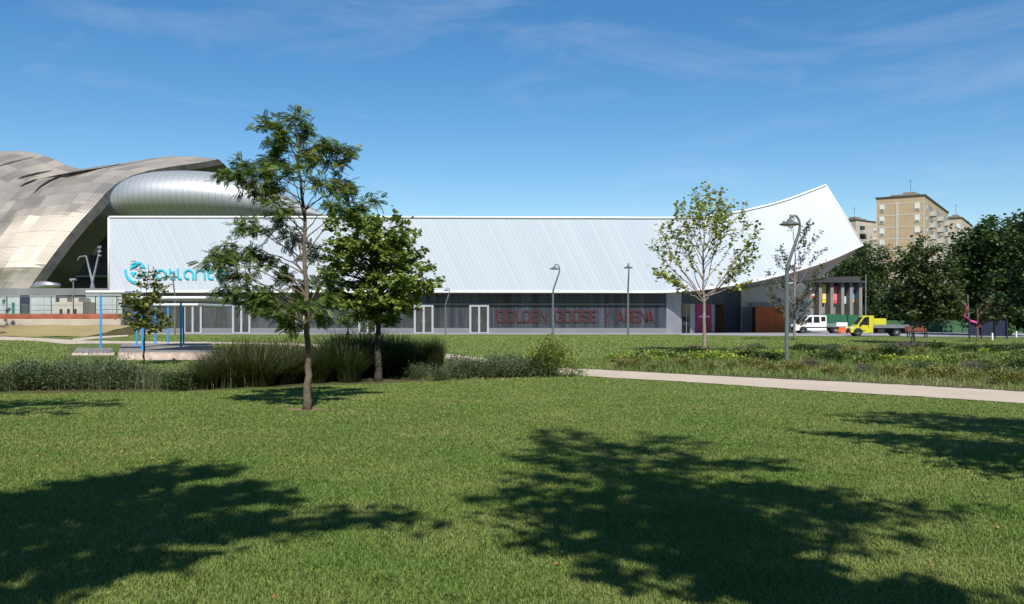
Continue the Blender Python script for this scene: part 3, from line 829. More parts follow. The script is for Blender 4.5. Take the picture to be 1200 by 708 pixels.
disc([(153.0, 319.0), (160.2, 319.0), (156.4, 324.4)])
disc([(158.8, 325.3)] + arc(*c0, r0, 285, 352, 10) + [(165.0, 321.6)])
m_.build('sign_emblem', M['cyan'], ar)

# ------------------------------------------------------------------ steel volumes left of the arena
YP = 132.0
pl = empty('steel_pavilion', P(255, 250, YP), label="rounded brushed steel volume rising behind the white hall", cat="building")
pl.location.z = 0; c = Vector(pl.location); rowsP = []
prof = [(133.5, 237, .5), (135, 236.5, 7), (139, 236, 13.5), (146, 235, 19.5), (157, 234, 25), (172, 233, 28.8), (192, 232.5, 31), (218, 232, 31.5), (246, 232.5, 31), (275, 234, 28.5), (302, 237, 24.5), (328, 242, 18.5), (352, 247, 11), (372, 251, 4.5), (384, 253, .5)]
for k, (px, yc, rr_) in enumerate(prof):
    x = X_(px, YP) - c.x; rz = rr_ * YP / F; zc = Z_(yc, YP); ring = []
    for a in range(25):
        an = 2 * math.pi * a / 24; ring.append(Vector((x, math.sin(an) * rz * 1.7, zc + math.cos(an) * rz)))
    rowsP.append(ring)
m_ = MB(); m_.grid(rowsP); o = m_.build('shell', M['pill'], pl, smooth=True)
ss = o.modifiers.new("sub", 'SUBSURF'); ss.levels = 1; ss.render_levels = 2
m_ = MB(); m_.box(X_(150, YP) - c.x, X_(330, YP) - c.x, -2, 6, 0, Z_(256, YP)); m_.build('base', M['greymetal'], pl)

E = [(33, 341), (40, 329), (48, 318), (62, 299), (78, 278), (95, 258), (110, 242), (124, 226), (138, 214), (155, 205.5), (175, 199.5), (205, 194.5), (235, 190.5), (256, 186.5)]
en = [((x - 33) / 223, (341 - y) / 154.5) for x, y in E]
tops = [(256, 186.5), (228, 183.5), (198, 183.3), (172, 186.5), (150, 190), (130, 193.3), (110, 196), (95, 198.5), (80, 194.5), (65, 187.5), (48, 181), (28, 177), (5, 177), (-25, 181), (-70, 190), (-120, 205)]
cv = empty('steel_canopy', P(20, 372, 122), label="wavy champagne steel roof sweeping down beside the white hall", cat="roof canopy")
c = Vector(cv.location); sec, suv = [], []
NT = 64
for k, (tx, ty) in enumerate(tops):
    s = k / (len(tops) - 1); bx, by = 33 - 14.5 * k, 341
    row, ur = [], []
    for j in range(NT + 1):
        t = j / NT * (len(en) - 1); i0 = min(int(t), len(en) - 2); f = t - i0
        ex = en[i0][0] * (1 - f) + en[i0 + 1][0] * f; ey = en[i0][1] * (1 - f) + en[i0 + 1][1] * f
        bulge = math.sin(math.pi * ey) * s
        q = (bx + (tx - bx) * (ex * (1 - .35 * s) + ey * .35 * s), by + (ty - by) * ey)
        e_f = ey + .05 * math.sin(s * 9.0); Y = 118 + 9.4 * (1 - s) + np.interp(e_f, [-.1, .22, .40, .62, .70, 1.0, 1.1], [-.4, .8, 3.6, 7.0, 9.6, 34, 40]) + .35 * math.sin(ey * 9 + s * 11.0) * min(1, s * 3)
        row.append(P(q[0], q[1], Y) - c); ur.append((s, j / NT))
    sec.append(row); suv.append(ur)
m_ = MB(); m_.grid(sec, suv); m_.build('panelled_skin', M['canopy'], cv)
# eaves fascia: the thick dark edge under the roof's rim
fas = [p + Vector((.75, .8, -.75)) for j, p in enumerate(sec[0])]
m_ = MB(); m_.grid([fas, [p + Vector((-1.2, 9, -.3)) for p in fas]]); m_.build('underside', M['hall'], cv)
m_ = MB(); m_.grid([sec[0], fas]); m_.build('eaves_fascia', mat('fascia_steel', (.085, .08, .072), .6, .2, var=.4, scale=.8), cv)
# open slits between raised panels
for (k, j0, j1) in ((2, 46, 60), (3, 46, 60), (4, 44, 61), (5, 36, 54), (7, 42, 50), (8, 46, 58), (10, 44, 62), (12, 50, 60)):
    m_ = MB(); ln = [sec[k][j] + Vector((0, -.25, .05)) for j in range(j0, j1 + 1)]; nn = len(ln)
    wv = [.24 * math.sin(math.pi * (i + .3) / (nn + .2)) for i in range(nn)]
    m_.grid([[p + Vector((-w_, 0, 0)) for p, w_ in zip(ln, wv)], [p + Vector((w_, 0, .05)) for p, w_ in zip(ln, wv)]])
    m_.build('vent_slit', M['black'], cv)
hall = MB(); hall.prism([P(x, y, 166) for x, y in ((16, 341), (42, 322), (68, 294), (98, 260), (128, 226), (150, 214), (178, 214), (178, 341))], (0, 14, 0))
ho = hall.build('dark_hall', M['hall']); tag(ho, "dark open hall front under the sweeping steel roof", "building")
m_ = MB(); m_.box(X_(36, 163), X_(140, 163), 163, 166, Z_(325, 163), Z_(322.4, 163)); m_.build('ledge', M['greymetal'], ho)
m_ = MB(); m_.box(X_(75, 164), X_(128, 164), 164.2, 166, Z_(322, 164), Z_(308, 164)); m_.build('upper_wall', mat('hall_upper_wall', (.05, .05, .048), .6, var=.3), ho)
m_ = MB(); m_.box(X_(60, 165), X_(135, 165), 165, 166, Z_(280, 165), Z_(265, 165)); m_.build('grille', mat('hall_grille', (.07, .065, .06), .6, var=.4, scale=2), ho)
m_ = MB(); m_.tube([P(38, 339, 126), P(44, 335.5, 126), P(54, 334, 126), P(70, 334.5, 126)], [.5, .62, .6, .3], 8); tag(m_.build('roof_vent_cowl', M['steel'], smooth=True), "low pale rounded cowl in front of the dark hall", "vent")
pv = MB(); pv.box(X_(-80, 101), X_(142, 101), 101, 102, 0, Z_(338.5, 101)); pv.box(X_(-80, 101), X_(142, 101), 100.8, 101, Z_(346, 101) , Z_(338, 101))
tag(pv.build('grey_parapet_wall', M['greywall']), "long grey wall behind the glazed kiosks and court fence", "wall")
for (x0_, y0_, x1_, y1_, arm) in ((110, 338, 101, 300, True), (107, 338, 118, 288, False)):
    m_ = MB(); m_.tube([P(x0_, y0_, 104), P(x1_, y1_, 104)], [.16, .09], 6)
    if arm: m_.tube([P(101, 300, 104), P(93, 301, 104), P(91, 305, 104)], .08, 6)
    else:
        for yy in (289, 294, 299): m_.box(X_(115.6, 104) , X_(119.5, 104), 103.7, 103.9, Z_(yy + 1.6, 104), Z_(yy, 104))
    tag(m_.build('floodlight_mast', M['steel']), "leaning pale mast with a bent arm before the dark hall" if arm else "leaning pale mast with stacked floodlights before the dark hall", "mast")
# kiosks on the terrace
def kiosk(label, pl_, pr_, pt, Yk, name='glazed_kiosk', m=None, hump=False):
    r_ = empty(name, (X_((pl_ + pr_) / 2, Yk), Yk, 0), label=label, cat="kiosk"); hw = (pr_ - pl_) / 2 * Yk / F; h = Z_(pt, Yk)
    a = MB(); a.box(-hw, hw, 0, 3, 0, h)
    if hump:
        a.box(-hw * .7, -hw * .15, .2, 2.8, h, h + .45); a.box(hw * .2, hw * .65, .2, 2.8, h, h + .45)
    a.build('wall', m or M['kiosk'], r_)
    a = MB(); n = max(2, int(hw * 2 / 1.1))
    for i in range(n + 1): x = -hw + 2 * hw * i / n; a.box(x - .05, x + .05, -.06, 0, .1, h)
    a.box(-hw, hw, -.05, 0, h * .62, h * .62 + .08); a.box(-hw - .1, hw + .1, -.1, 3.1, h + .003, h + .1)
    if not hump: a.build('frame', mat('kiosk_frame', (.42, .44, .44), .5), r_)
    else:
        for fx in (-.62, -.1, .38): a = MB(); a.box(hw * fx, hw * (fx + .2), -.03, 0, 1.9, 2.5); a.build('window', M['darkglass'], r_)
    return r_
kiosk("pale glazed kiosk at the left end of the grey wall", -6, 23, 347.5, 98)
kiosk("pale glazed kiosk between two dark wall bays, next to the portal kiosk", 36, 65, 347.5, 98)
kiosk("small white kiosk with two humps on its flat roof", 63.5, 97, 354, 96, 'portal_kiosk', M['aptband'], True)
kiosk("tall translucent kiosk tucked against the white hall", 102, 146, 346.5, 99)
m_ = MB(); m_.box(-6, -5, 0, 0, 0, 0)
wl = MB(); wl.box(X_(-120, 84.8), X_(143, 84.8), 84.5, 85.2, 0, Z_(374, 84.8)); tag(wl.build('retaining_wall', M['beigewall'], bevel=.04), "beige retaining wall above the dry grass bank", "wall")
wl = MB(); wl.box(X_(-120, 86), X_(142, 86), 85.9, 86.1, 0, Z_(368, 86)); tag(wl.build('court_board', M['court']), "orange boarding along the foot of the court fence", "fence board")
fe = empty('court_fence', (X_(70, 86.5), 86.5, 1.9), label="tall thin mesh fence with dark posts above the orange boarding", cat="fence")
fx0, fx1 = X_(-120, 86.5) - fe.location.x, X_(142, 86.5) - fe.location.x
for px in (8, 33, 60, 86, 112, 137):
    a = MB(); x = X_(px, 86.5) - fe.location.x; a.tube([(x, 0, -1.9), (x, 0, 1.75)], .045, 6); a.build('post', M['darkmetal'], fe)
a = MB()
for z in (1.7, .9, .1): a.tube([(fx0, 0, z), (fx1, 0, z)], .022, 5)
a.build('rail', M['greymetal'], fe)
a = MB()
for i in range(170):
    x = fx0 + (fx1 - fx0) * i / 169; a.tube([(x, .03, .1), (x, .03, 1.7)], .006, 3, cap=False)
a.build('wire_mesh', M['greymetal'], fe)
a = MB(); a.tube([P(15.5, 368.5, 86.2), P(15.5, 354.5, 86.2)], .12, 8); tag(a.build('green_post', mat('green_post_paint', (.01, .17, .13), .5)), "stout green post standing behind the court fence", "post")

# ------------------------------------------------------------------ stone terrace with blue posts and canopies
ZT = .27
def slab(label, px0, px1, Yf, Yb, zt):
    r_ = MB(); xa, xb = X_(px0, Yf), X_(px1, Yf); xc, xd = X_(px0 + 6, Yb), X_(px1 - 3, Yb)
    n = 10; fr = [Vector((xa + (xb - xa) * i / n, Yf + random.gauss(0, .06), 0)) for i in range(n + 1)]
    ft = [p + Vector((0, .12, zt)) for p in fr]; bt = [Vector((xc + (xd - xc) * i / n, Yb, zt)) for i in range(n + 1)]
    bb = [Vector((p.x, p.y, 0)) for p in bt]
    r_.grid([fr, ft]); r_.grid([ft, bt], mi=1); r_.grid([bt, bb]); r_.grid([[fr[0], ft[0]], [bb[0], bt[0]]]); r_.grid([[fr[-1], ft[-1]], [bb[-1], bt[-1]]])
    return tag(r_.build('stone_terrace', [M['stone'], M['stonetop']]), label, "terrace")
slab("larger raised stone terrace under the blue canopy posts", 137, 251, 33.4, 45.5, ZT)
slab("smaller low stone terrace under the lone blue post", 84, 133, 37.5, 44.0, .09)
def canopy(label, pts, roof, zr):
    """pts: (px, base py) of posts; roof: px0, px1, near Y, far Y"""
    r_ = empty('shade_canopy', (X_((roof[0] + roof[1]) / 2, roof[2]), roof[2], ZT), label=label, cat="shade canopy"); o_ = Vector(r_.location)
    for px, py in pts:
        g = G(px, py, ZT) - o_; a = MB(); a.lathe([(.09, 0), (.09, .03), (.045, .035), (.045, zr - ZT - .01)], g, 10); a.build('post', M['blue'], r_, smooth=False)
    a = MB(); a.box(X_(roof[0], roof[2]) - o_.x, X_(roof[1], roof[2]) - o_.x, 0, roof[3] - roof[2], zr - ZT, zr - ZT + .09); a.build('roof_slab', M['white'], r_, bevel=.015)
    return r_
canopy("single thin white canopy on the lone blue post at the smaller terrace", [(118, 407)], (100, 146, 36.2, 38.2), Z_(343, 36.2))
canopy("front white canopy on bright blue posts over the larger terrace", [(160, 405.5), (167, 410), (212, 407.5)], (150, 241, 34.0, 39.5), Z_(350, 34.0))
canopy("rear white canopy behind, lower in view, on dark shaded blue posts", [(182, 402.5), (197, 402), (215, 403.3)], (160, 232, 40.0, 44.8), Z_(358, 40.0))

# ------------------------------------------------------------------ street lamps
def lamp_proto():
    r_ = empty('street_lamp'); tag(r_, None, "street lamp", "curved grey park lamps")
    a = MB(); a.lathe([(.10, 0), (.095, .03), (.072, .04), (.068, .8), (.062, 3.1)], n=12); a.build('base', M['pole'], r_, smooth=False)
    a = MB(); a.tube([(0, 0, 3.0), (.03, 0, 3.25), (.12, 0, 3.55), (.28, 0, 4.0), (.40, 0, 4.36), (.425, 0, 4.56), (.40, 0, 4.74), (.32, 0, 4.87), (.22, 0, 4.90), (.13, 0, 4.86), (.10, 0, 4.74)],
                     [.061, .058, .054, .052, .047, .045, .042, .04, .038, .036, .036], 10); a.build('pole', M['pole'], r_, smooth=True)
    a = MB(); a.lathe([(.03, 4.80), (.07, 4.76), (.10, 4.71), (.20, 4.68), (.31, 4.62), (.325, 4.60), (.30, 4.585)], (.09, 0, 0), 24); hd_ = a.build('lamp_head', M['pole'], r_, smooth=True)
    a = MB(); a.lathe([(.27, 4.582), (.20, 4.56), (.05, 4.555)], (.09, 0, 0), 20); a.build('lens', M['lens'], hd_, smooth=True)
    return r_
lp = lamp_proto(); lp.location = G(922, 430)
tag(lp, "tall grey lamp with saucer head beside the gravel path and planting bed")
for (px, py, sc, rz, lab) in ((648, 398.2, 1.1, 0, "saucer lamp on the lawn before the dark red lettering"), (522, 393.2, .86, math.pi * .04, "small saucer lamp between the two clear white double doors"),
                              (736, 394.3, 1.25, -R(90), "lamp seen head-on with a small cross-shaped top before the lettering"), (205, 393.6, 1.10, -R(90), "thin lamp seen head-on behind the stone terrace canopies")):
    c_ = copy_tree(lp); c_.location = G(px, py); c_.scale = (sc, sc, sc); c_.rotation_euler = (0, 0, rz); c_["label"] = lab
a = MB(); a.tube([P(86, 371, 88), P(86, 326, 88)], .06, 6); a.box(X_(82.5, 88), X_(89.5, 88), 87.8, 88.2, Z_(328.5, 88), Z_(326.5, 88)); a.box(X_(83.5, 88), X_(85.3, 88), 87.8, 88.2, Z_(330, 88), Z_(328.6, 88))
tag(a.build('court_floodlight', M['steel']), "slim floodlight pole with a crossbar above the court fence", "floodlight")

# ------------------------------------------------------------------ finned building with banners
fb = empty('finned_building', (X_(980, 108), 108, 0), label="low grey building with concrete fins and coloured banners", cat="building"); c = Vector(fb.location)
a = MB(); a.box(X_(938, 108) - c.x, X_(1009, 108) - c.x, .8, 12, 0, Z_(332, 108)); a.build('wall', M['finwall'], fb)
a = MB(); a.box(X_(950, 108) - c.x, X_(1011, 108) - c.x, -.9, 12, Z_(331.5, 108), Z_(329.3, 108)); a.box(X_(966, 108) - c.x, X_(1010, 108) - c.x, .5, 12, Z_(329, 108), Z_(324, 108)); a.build('roof', M['darkmetal'], fb)
a = MB(); a.box(X_(948, 108) - c.x, X_(1009, 108) - c.x, .7, .8, Z_(336, 108), Z_(331.6, 108)); a.build('shadow_gap_panel', M['black'], fb)
for px in (948, 960, 973.5, 986, 996, 1007):
    a = MB(); x = X_(px, 108) - c.x
    a.prism([(x - .42, .78, 0), (x - .14, -.35, 0), (x + .22, -.35, 0), (x + .42, .78, 0)], (0, 0, Z_(331.8, 108))); a.build('fin', M['finwall'], fb)
bcol = {'green': (.05, .42, .22), 'yellow': (.75, .52, .03), 'red': (.62, .06, .09), 'mint': (.42, .62, .56), 'blue': (.08, .35, .6), 'white': (.75, .75, .72), 'orange': (.75, .35, .03), 'pinkw': (.68, .16, .20), 'pale': (.75, .58, .22)}
BM = {k: mat('banner_' + k, v, .7, var=.05) for k, v in bcol.items()}
for (px, y0_, y1_, w_, cols, lab) in ((954, 334, 349, 3.2, ('green', 'white', 'red'), "green and white hanging banner on the finned wall"), (967, 332.5, 355, 4.2, ('yellow', 'pale', 'yellow'), "yellow hanging banner on the finned wall"),
                                    (980, 335.5, 355.5, 4.2, ('red', 'pinkw', 'red'), "red hanging banner on the finned wall"), (991, 347.5, 356, 3.2, ('mint', 'mint', 'mint'), "short mint hanging banner on the finned wall"),
                                    (1000.5, 336, 354, 3.6, ('white', 'blue', 'orange'), "blue and white hanging banner with an orange foot")):
    o_ = empty('banner', (X_(px, 108), 108.35, Z_(y1_, 108)), label=lab, cat="banner"); hw = w_ / 2 * 108 / F; H = (y1_ - y0_) * 108 / F
    for q, (za, zb_) in enumerate(((.82, 1), (.18, .82), (0, .18))):
        a = MB(); zc = za + .0; wv = .03 * (q - 1)
        a.box(-hw, hw, -.02 + wv, .02 + wv, H * za, H * zb_); a.build('cloth', BM[cols[q]], o_)
    a = MB(); a.tube([(-hw - .05, 0, H + .03), (hw + .05, 0, H + .03)], .03, 6); a.build('rod', M['darkmetal'], o_)
a = MB()
for i in range(10):
    x = X_(964 + 5.2 * i, 104); a.box(x, x + .50, 104 + .02 * (i % 2), 104.06 + .02 * (i % 2), .05, 2.0 - .015 * i)
tag(a.build('green_hoarding', M['greenfence']), "dark green hoarding in front of the finned building", "fence")
a = MB(); a.tube([P(1014.5, 386, 100), P(1014.5, 322, 100)], .07, 6); tag(a.build('flag_pole', M['greymetal']), "slender grey pole right of the finned building", "pole")

# ------------------------------------------------------------------ apartment blocks
def apartment(name, label, corner, rz, W, D, H, floors, m, side_bays, front_win=True, fh=3.1):
    r_ = empty(name, corner, rz, label=label, cat="apartment block")
    a = MB(); a.box(-W, 0, 0, D, 0, H); wl_ = a.build('wall', m, r_)
    a = MB(); a.box(-W - .25, .25, -.25, D + .25, H, H + .35); rf = a.build('roof', M['roofdark'], r_)
    a = MB(); a.box(-W * .75, -W * .15, 3, 9, H + .35, H + 1.1); a.box(-W * .5, -W * .25, 4, 7, H + 1.1, H + 1.7); a.build('roof_hut', M['roofhut'], rf)
    a = MB(); a.tube([(-W * .35, 5, H + 1.7), (-W * .35, 5, H + 5.2)], .05, 5); a.tube([(-W * .35 - .6, 5, H + 4.7), (-W * .35 + .6, 5, H + 4.7)], .03, 4); a.build('aerial', M['darkmetal'], rf)
    a = MB()
    for f in range(floors):
        z = H - 1.45 - f * fh; a.box(-W - .05, .05, -.05, D + .05, z - .28, z)
    a.box(-W * .56 - .3, -W * .56 + .3, -.09, -.05, 0, H - 1.2); a.box(-W - .06, -W + .25, -.07, -.05, 0, H - 1.2); a.box(-.28, .07, -.07, -.05, 0, H - 1.2)
    a.build('concrete_bands', M['aptband'], r_)
    for f in range(floors):
        z = H - 1.45 - f * fh
        if front_win:
            for k, fx in enumerate((-.88, -.15)):
                x = W * fx; a = MB(); a.box(x - .62, x + .62, -.14, 0, z - 2.2, z - .32); w_ = a.build('window', M['shutter'], r_)
                g = MB(); op = random.Random(f * 7 + k).choice([.25, .45, .8]); g.box(x - .5, x + .5, -.16, -.142, z - 2.1, z - 2.1 + 1.5 * op); g.build('pane', M['greymetal'] if op < .7 else M['darkglass'], w_)
        for (yb, kind) in side_bays:
            if kind == 'b':
                a = MB(); a.box(0, .03, yb - 1.6, yb + 1.6, z - 2.75, z - .32); dk = a.build('balcony_opening', M['darkglass'], r_)
                a = MB(); a.box(.03, 1.35, yb - 1.9, yb + 1.9, z - 3.05, z - 2.85); a.box(1.27, 1.35, yb - 1.9, yb + 1.9, z - 2.85, z - 1.85); a.box(.03, 1.27, yb - 1.9, yb - 1.82, z - 2.85, z - 1.85); a.build('balcony', M['balc'], r_)
            else:
                a = MB(); a.box(0, .06, yb - .7, yb + .7, z - 2.2, z - .5); w_ = a.build('window', M['shutter'], r_)
                g = MB(); g.box(.062, .08, yb - .55, yb + .55, z - 2.1, z - 1.3); g.build('pane', M['greymetal'], w_)
    return r_
cor = P(1083.5, 372, 230); cor.z = 0
apartment('apartment_block', "ochre brick apartment block with stacked balconies and white shutters", cor, R(-33), 11.8, 46, 33.2, 10, M['apt'], [(4, 'w'), (10.5, 'b'), (18, 'w'), (25, 'b'), (34, 'w'), (40, 'b')])
cor = P(1127, 372, 285); cor.z = 0
apartment('apartment_block', "paler apartment wing stepping down behind the ochre block", cor, R(-33), 6.5, 30, 33.5, 10, M['apt2'], [(5, 'w'), (13, 'b'), (22, 'w')])
cor = P(1003, 372, 300); cor.z = 0
apartment('apartment_block', "distant apartment block peeking out behind the white roof tip", cor, R(-52), 10, 34, 34.5, 10, M['apt2'], [(4, 'b'), (12, 'w'), (20, 'b'), (28, 'w')], False)

# ------------------------------------------------------------------ vehicles
def wheel(parent, x, y, r, w=.2):
    a = MB(); a.lathe([(r * .62, -w / 2), (r * .93, -w / 2), (r, -w / 4), (r, w / 4), (r * .93, w / 2), (r * .62, w / 2)], (0, 0, 0), 18, axis='Y'); t = a.build('wheel', M['black'], parent); t.location = (x, y, r)
    a = MB(); a.lathe([(r * .15, -w / 2 - .01), (r * .6, -w / 2 + .01), (r * .6, w / 2 - .01), (r * .15, w / 2 + .01)], (0, 0, 0), 14, axis='Y'); a.build('rim', M['steel'], t)
def pickup(name, label, cat, loc, rz, prof, win1, win2, width, bedx, bedz, bedh, paint, wheels, wr, ws, frame_z=.42):
    r_ = empty(name, loc, rz, label=label, cat=cat); hw = width / 2
    a = MB(); a.prism([(x, -hw, z) for x, z in prof], (0, width, 0)); a.build('body', paint, r_, bevel=.05)
    for s in (-1, 1):
        y = -hw - .006 if s < 0 else hw + .006
        for k, wv in enumerate((win1, win2)):
            if not wv: continue
            a = MB(); a.prism([(x, y, z) for x, z in wv], (0, .012 * s * -1, 0)); a.build('side_window', M['darkglass'], r_)
        xs_ = [p[0] for p in win1]; zs_ = [p[1] for p in win1]
        a = MB(); a.box(max(xs_) - .12, max(xs_) + .04, y - .012, y + .012, min(zs_) - .16, min(zs_) - .12); a.build('door_handle', M['black'], r_)
        a = MB(); a.box(min(xs_) + .08, min(xs_) + .26, y + (s * .02 if s > 0 else -.18), y + (.18 if s > 0 else -.02), min(zs_) + .02, min(zs_) + .26); a.build('mirror', M['black'], r_)
        a = MB(); a.box(prof[1][0] - .02, prof[1][0] + .28, y - .012, y + .012, .72, .9); a.build('headlight', M['lens'], r_)
        a = MB(); a.box(xs_[0] + .1, wheels[1] - wr - .1, y - .01, y + .01, .55, .66) if win2 else a.box(prof[0][0] + .7, prof[0][0] + 1.3, y - .01, y + .01, .5, .58); a.build('side_moulding', M['black'], r_)
    # windscreen on the sloping nose
    (xa, za), (xb, zb_) = ws
    sl = Vector((xb - xa, 0, zb_ - za)); nn = Vector((-sl.z, 0, sl.x)).normalized()
    a = MB(); a.obox(Vector((xa, -hw + .14, za)) + sl * .10 + nn * .004, Vector((0, width - .28, 0)), sl * .82, nn * .012); a.build('windscreen', M['darkglass'], r_)
    a = MB(); a.box(-.07, .02, -hw + .05, hw - .05, .34, .52); a.build('bumper', M['black'], r_)
    a = MB(); a.box(-.035, .03, -hw * .45, hw * .45, .56, .70); a.build('grille', M['black'], r_)
    for wx in wheels[:1]:
        for sd_ in (-1, 1):
            a = MB(); a.prism([(wx + (wr + .09) * math.cos(R(q)), sd_ * (hw + .004), wr + (wr + .09) * math.sin(R(q))) for q in range(0, 181, 15)], (0, -sd_ * .012, 0)); a.build('wheel_arch', M['black'], r_)
    ch = MB(); ch.box(bedx[0] - .3, bedx[1] - .1, -.4, .4, frame_z - .12, bedz - .01); ch.box(bedx[0] + .4, bedx[0] + 1.0, -hw + .1, -.42, frame_z - .1, bedz - .02); ch.build('chassis', M['black'], r_)
    bd = MB(); t = .05
    bd.box(bedx[0], bedx[1], -hw, hw, bedz, bedz + .08); bd.box(bedx[0], bedx[1], -hw, -hw + t, bedz + .081, bedz + bedh); bd.box(bedx[0], bedx[1], hw - t, hw, bedz + .081, bedz + bedh)
    bd.box(bedx[0], bedx[0] + t, -hw + t, hw - t, bedz + .081, bedz + bedh + .1); bd.box(bedx[1] - t, bedx[1], -hw + t, hw - t, bedz + .081, bedz + bedh)
    bo = bd.build('load_bed', M['greymetal'], r_)
    for s in (-1, 1):
        for wx in wheels: wheel(r_, wx, s * (hw - .12), wr)
        a = MB(); a.box(bedx[1] - .02, bedx[1] + .03, s * (hw - .25) - .1, s * (hw - .25) + .1, bedz - .14, bedz - .02); a.build('tail_light', mat('tail_light_red', (.4, .02, .02), .4), r_)
    return r_
# local x runs from the nose (0) to the tail, the left flank faces the camera
pv_ = [(0.06, .32), (0.0, .62), (.12, .86), (.72, 1.02), (1.28, 1.72), (1.55, 1.80), (2.95, 1.80), (3.02, 1.72), (3.02, .32)]
van = pickup('pickup_van', "white double-cab van with a flat load bed parked on the road", "van", G(932, 390.7) + Vector((-.2, 0, 0)), R(-5), pv_,
             [(.86, 1.06), (1.32, 1.62), (1.62, 1.68), (1.62, 1.06)], [(1.78, 1.06), (1.78, 1.68), (2.32, 1.68), (2.38, 1.06)], 1.7, (3.06, 5.0), .62, .36, M['white'], (.78, 3.9), .31, ((.72, 1.02), (1.28, 1.72)))
a = MB(); a.prism([(x, -.86, z) for x, z in ((2.5, 1.2), (2.5, 1.66), (2.92, 1.66), (2.92, 1.2))], (0, .006, 0)); a.build('side_window', M['darkglass'], van)
a = MB(); a.box(3.95, 5.02, -.94, -.90, .70, 1.10); a.build('side_panel', M['white'], van)
pt = [(0.08, .36), (0.0, .52), (.03, .76), (.62, 1.08), (1.20, 1.90), (1.40, 1.98), (2.03, 1.98), (2.08, 1.92), (2.08, .36)]
trk = pickup('dropside_truck', "yellow dropside truck with low grey load bed parked on the road", "truck", G(994, 394.0), R(-8), pt,
             [(.78, 1.10), (1.27, 1.80), (1.44, 1.86), (1.72, 1.86), (1.72, 1.06)], None, 1.8, (2.14, 5.35), .80, .32, M['yellow'], (.72, 4.25), .36, ((.62, 1.08), (1.20, 1.90)))
trk.scale = (.88, .88, .88)
a = MB(); a.box(-.0 + 2.2, 3.3, -.78, .78, .9, 1.72); a.build('yellow_crate', M['yellow'], trk)
a = MB(); a.box(2.10, 2.16, -.9, -.84, .9, 2.0); a.box(2.10, 2.16, .84, .9, .9, 2.0); a.box(2.10, 2.16, -.84, .84, 1.92, 2.0); a.build('headboard', M['yellow'], trk)
ob = MB(); g = G(985, 391.5); ob.prism([(g.x - .2, g.y, .25), (g.x + .1, g.y, .62), (g.x + .9, g.y, .62), (g.x + 1.1, g.y, .25)], (0, .5, 0)); ob.box(g.x - .1, g.x + .1, g.y + .1, g.y + .4, 0, .25); ob.box(g.x + .7, g.x + .9, g.y + .1, g.y + .4, 0, .25)
tag(ob.build('road_barrier', M['orange'], bevel=.03), "low orange barrier between the white van and the yellow truck", "barrier")

# ------------------------------------------------------------------ bench, playground, bollards, far fence
g = G(1075, 395.5); bn = empty('park_bench', g, label="red slatted park bench at the edge of the road", cat="bench")
a = MB()
for i in range(4): a.box(-.85, .85, -.22 + .12 * i, -.12 + .12 * i, .43, .47)
a.build('seat', M['benchwood'], bn)
a = MB()
for i in range(3): a.box(-.85, .85, .26 + .02 * i, .30 + .02 * i, .52 + .13 * i, .63 + .13 * i)
a.build('backrest', M['benchwood'], bn)
for s in (-1, 1):
    a = MB(); a.box(s * .7 - .04, s * .7 + .04, -.2, -.13, 0, .43); a.box(s * .7 - .04, s * .7 + .04, .2, .26, 0, .88); a.box(s * .7 - .04, s * .7 + .04, -.13, .2, .37, .43); a.build('leg', M['darkmetal'], bn)
pg = empty('playground_tower', P(1152, 372, 66), label="dark blue playground structure with pink zigzag climber", cat="playground"); pg.location.z = 0; c = Vector(pg.location)
for px in (1136, 1150, 1166, 1180):
    a = MB(); a.tube([(X_(px, 66) - c.x, 0, 0), (X_(px, 66) - c.x, 0, 1.6)], .06, 6); a.build('post', M['bluepanel'], pg)
a = MB(); a.box(X_(1136, 66) - c.x, X_(1180, 66) - c.x, .08, .16, .25, 1.35); a.build('side_panel', M['bluepanel'], pg)
a = MB(); a.tube([P(1128.5, 352.5, 66) - c, P(1133.5, 362, 66) - c, P(1130, 370, 66) - c, P(1137, 376, 66) - c], .075, 8); a.tube([P(1136, 376, 66) - c, P(1143, 378, 66) - c, P(1150, 383.5, 66) - c], .10, 8); a.build('climbing_tube', M['pink'], pg, smooth=True)
a = MB(); a.tube([P(1135, 372, 66.3) - c, P(1134, 345, 66.3) - c], .05, 6); a.build('mast', M['greymetal'], pg)
for (px, py, lab) in ((1163, 398.5, "short white bollard below the dark blue playground"), (1191, 395.5, "short white bollard nearest the right-hand trees")):
    a = MB(); a.lathe([(.06, 0), (.06, .42), (.04, .5)], G(px, py), 8); tag(a.build('bollard', M['white']), lab, "bollard")
ff = empty('green_mesh_fence', (X_(1090, 88), 88, 0), label="green mesh fence behind the bench and playground", cat="fence"); a = MB(); c = Vector(ff.location)
a.box(X_(1030, 88) - c.x, X_(1205, 88) - c.x, 0, .05, .1, 1.3); a.build('mesh_panel', mat('green_mesh', (.03, .085, .035), .7, var=.4, scale=.6), ff)
for i in range(8):
    a = MB(); x = X_(1032 + i * 24, 88) - c.x; a.tube([(x, -.05, 0), (x, -.05, 1.4)], .04, 6); a.build('post', M['greenfence'], ff)

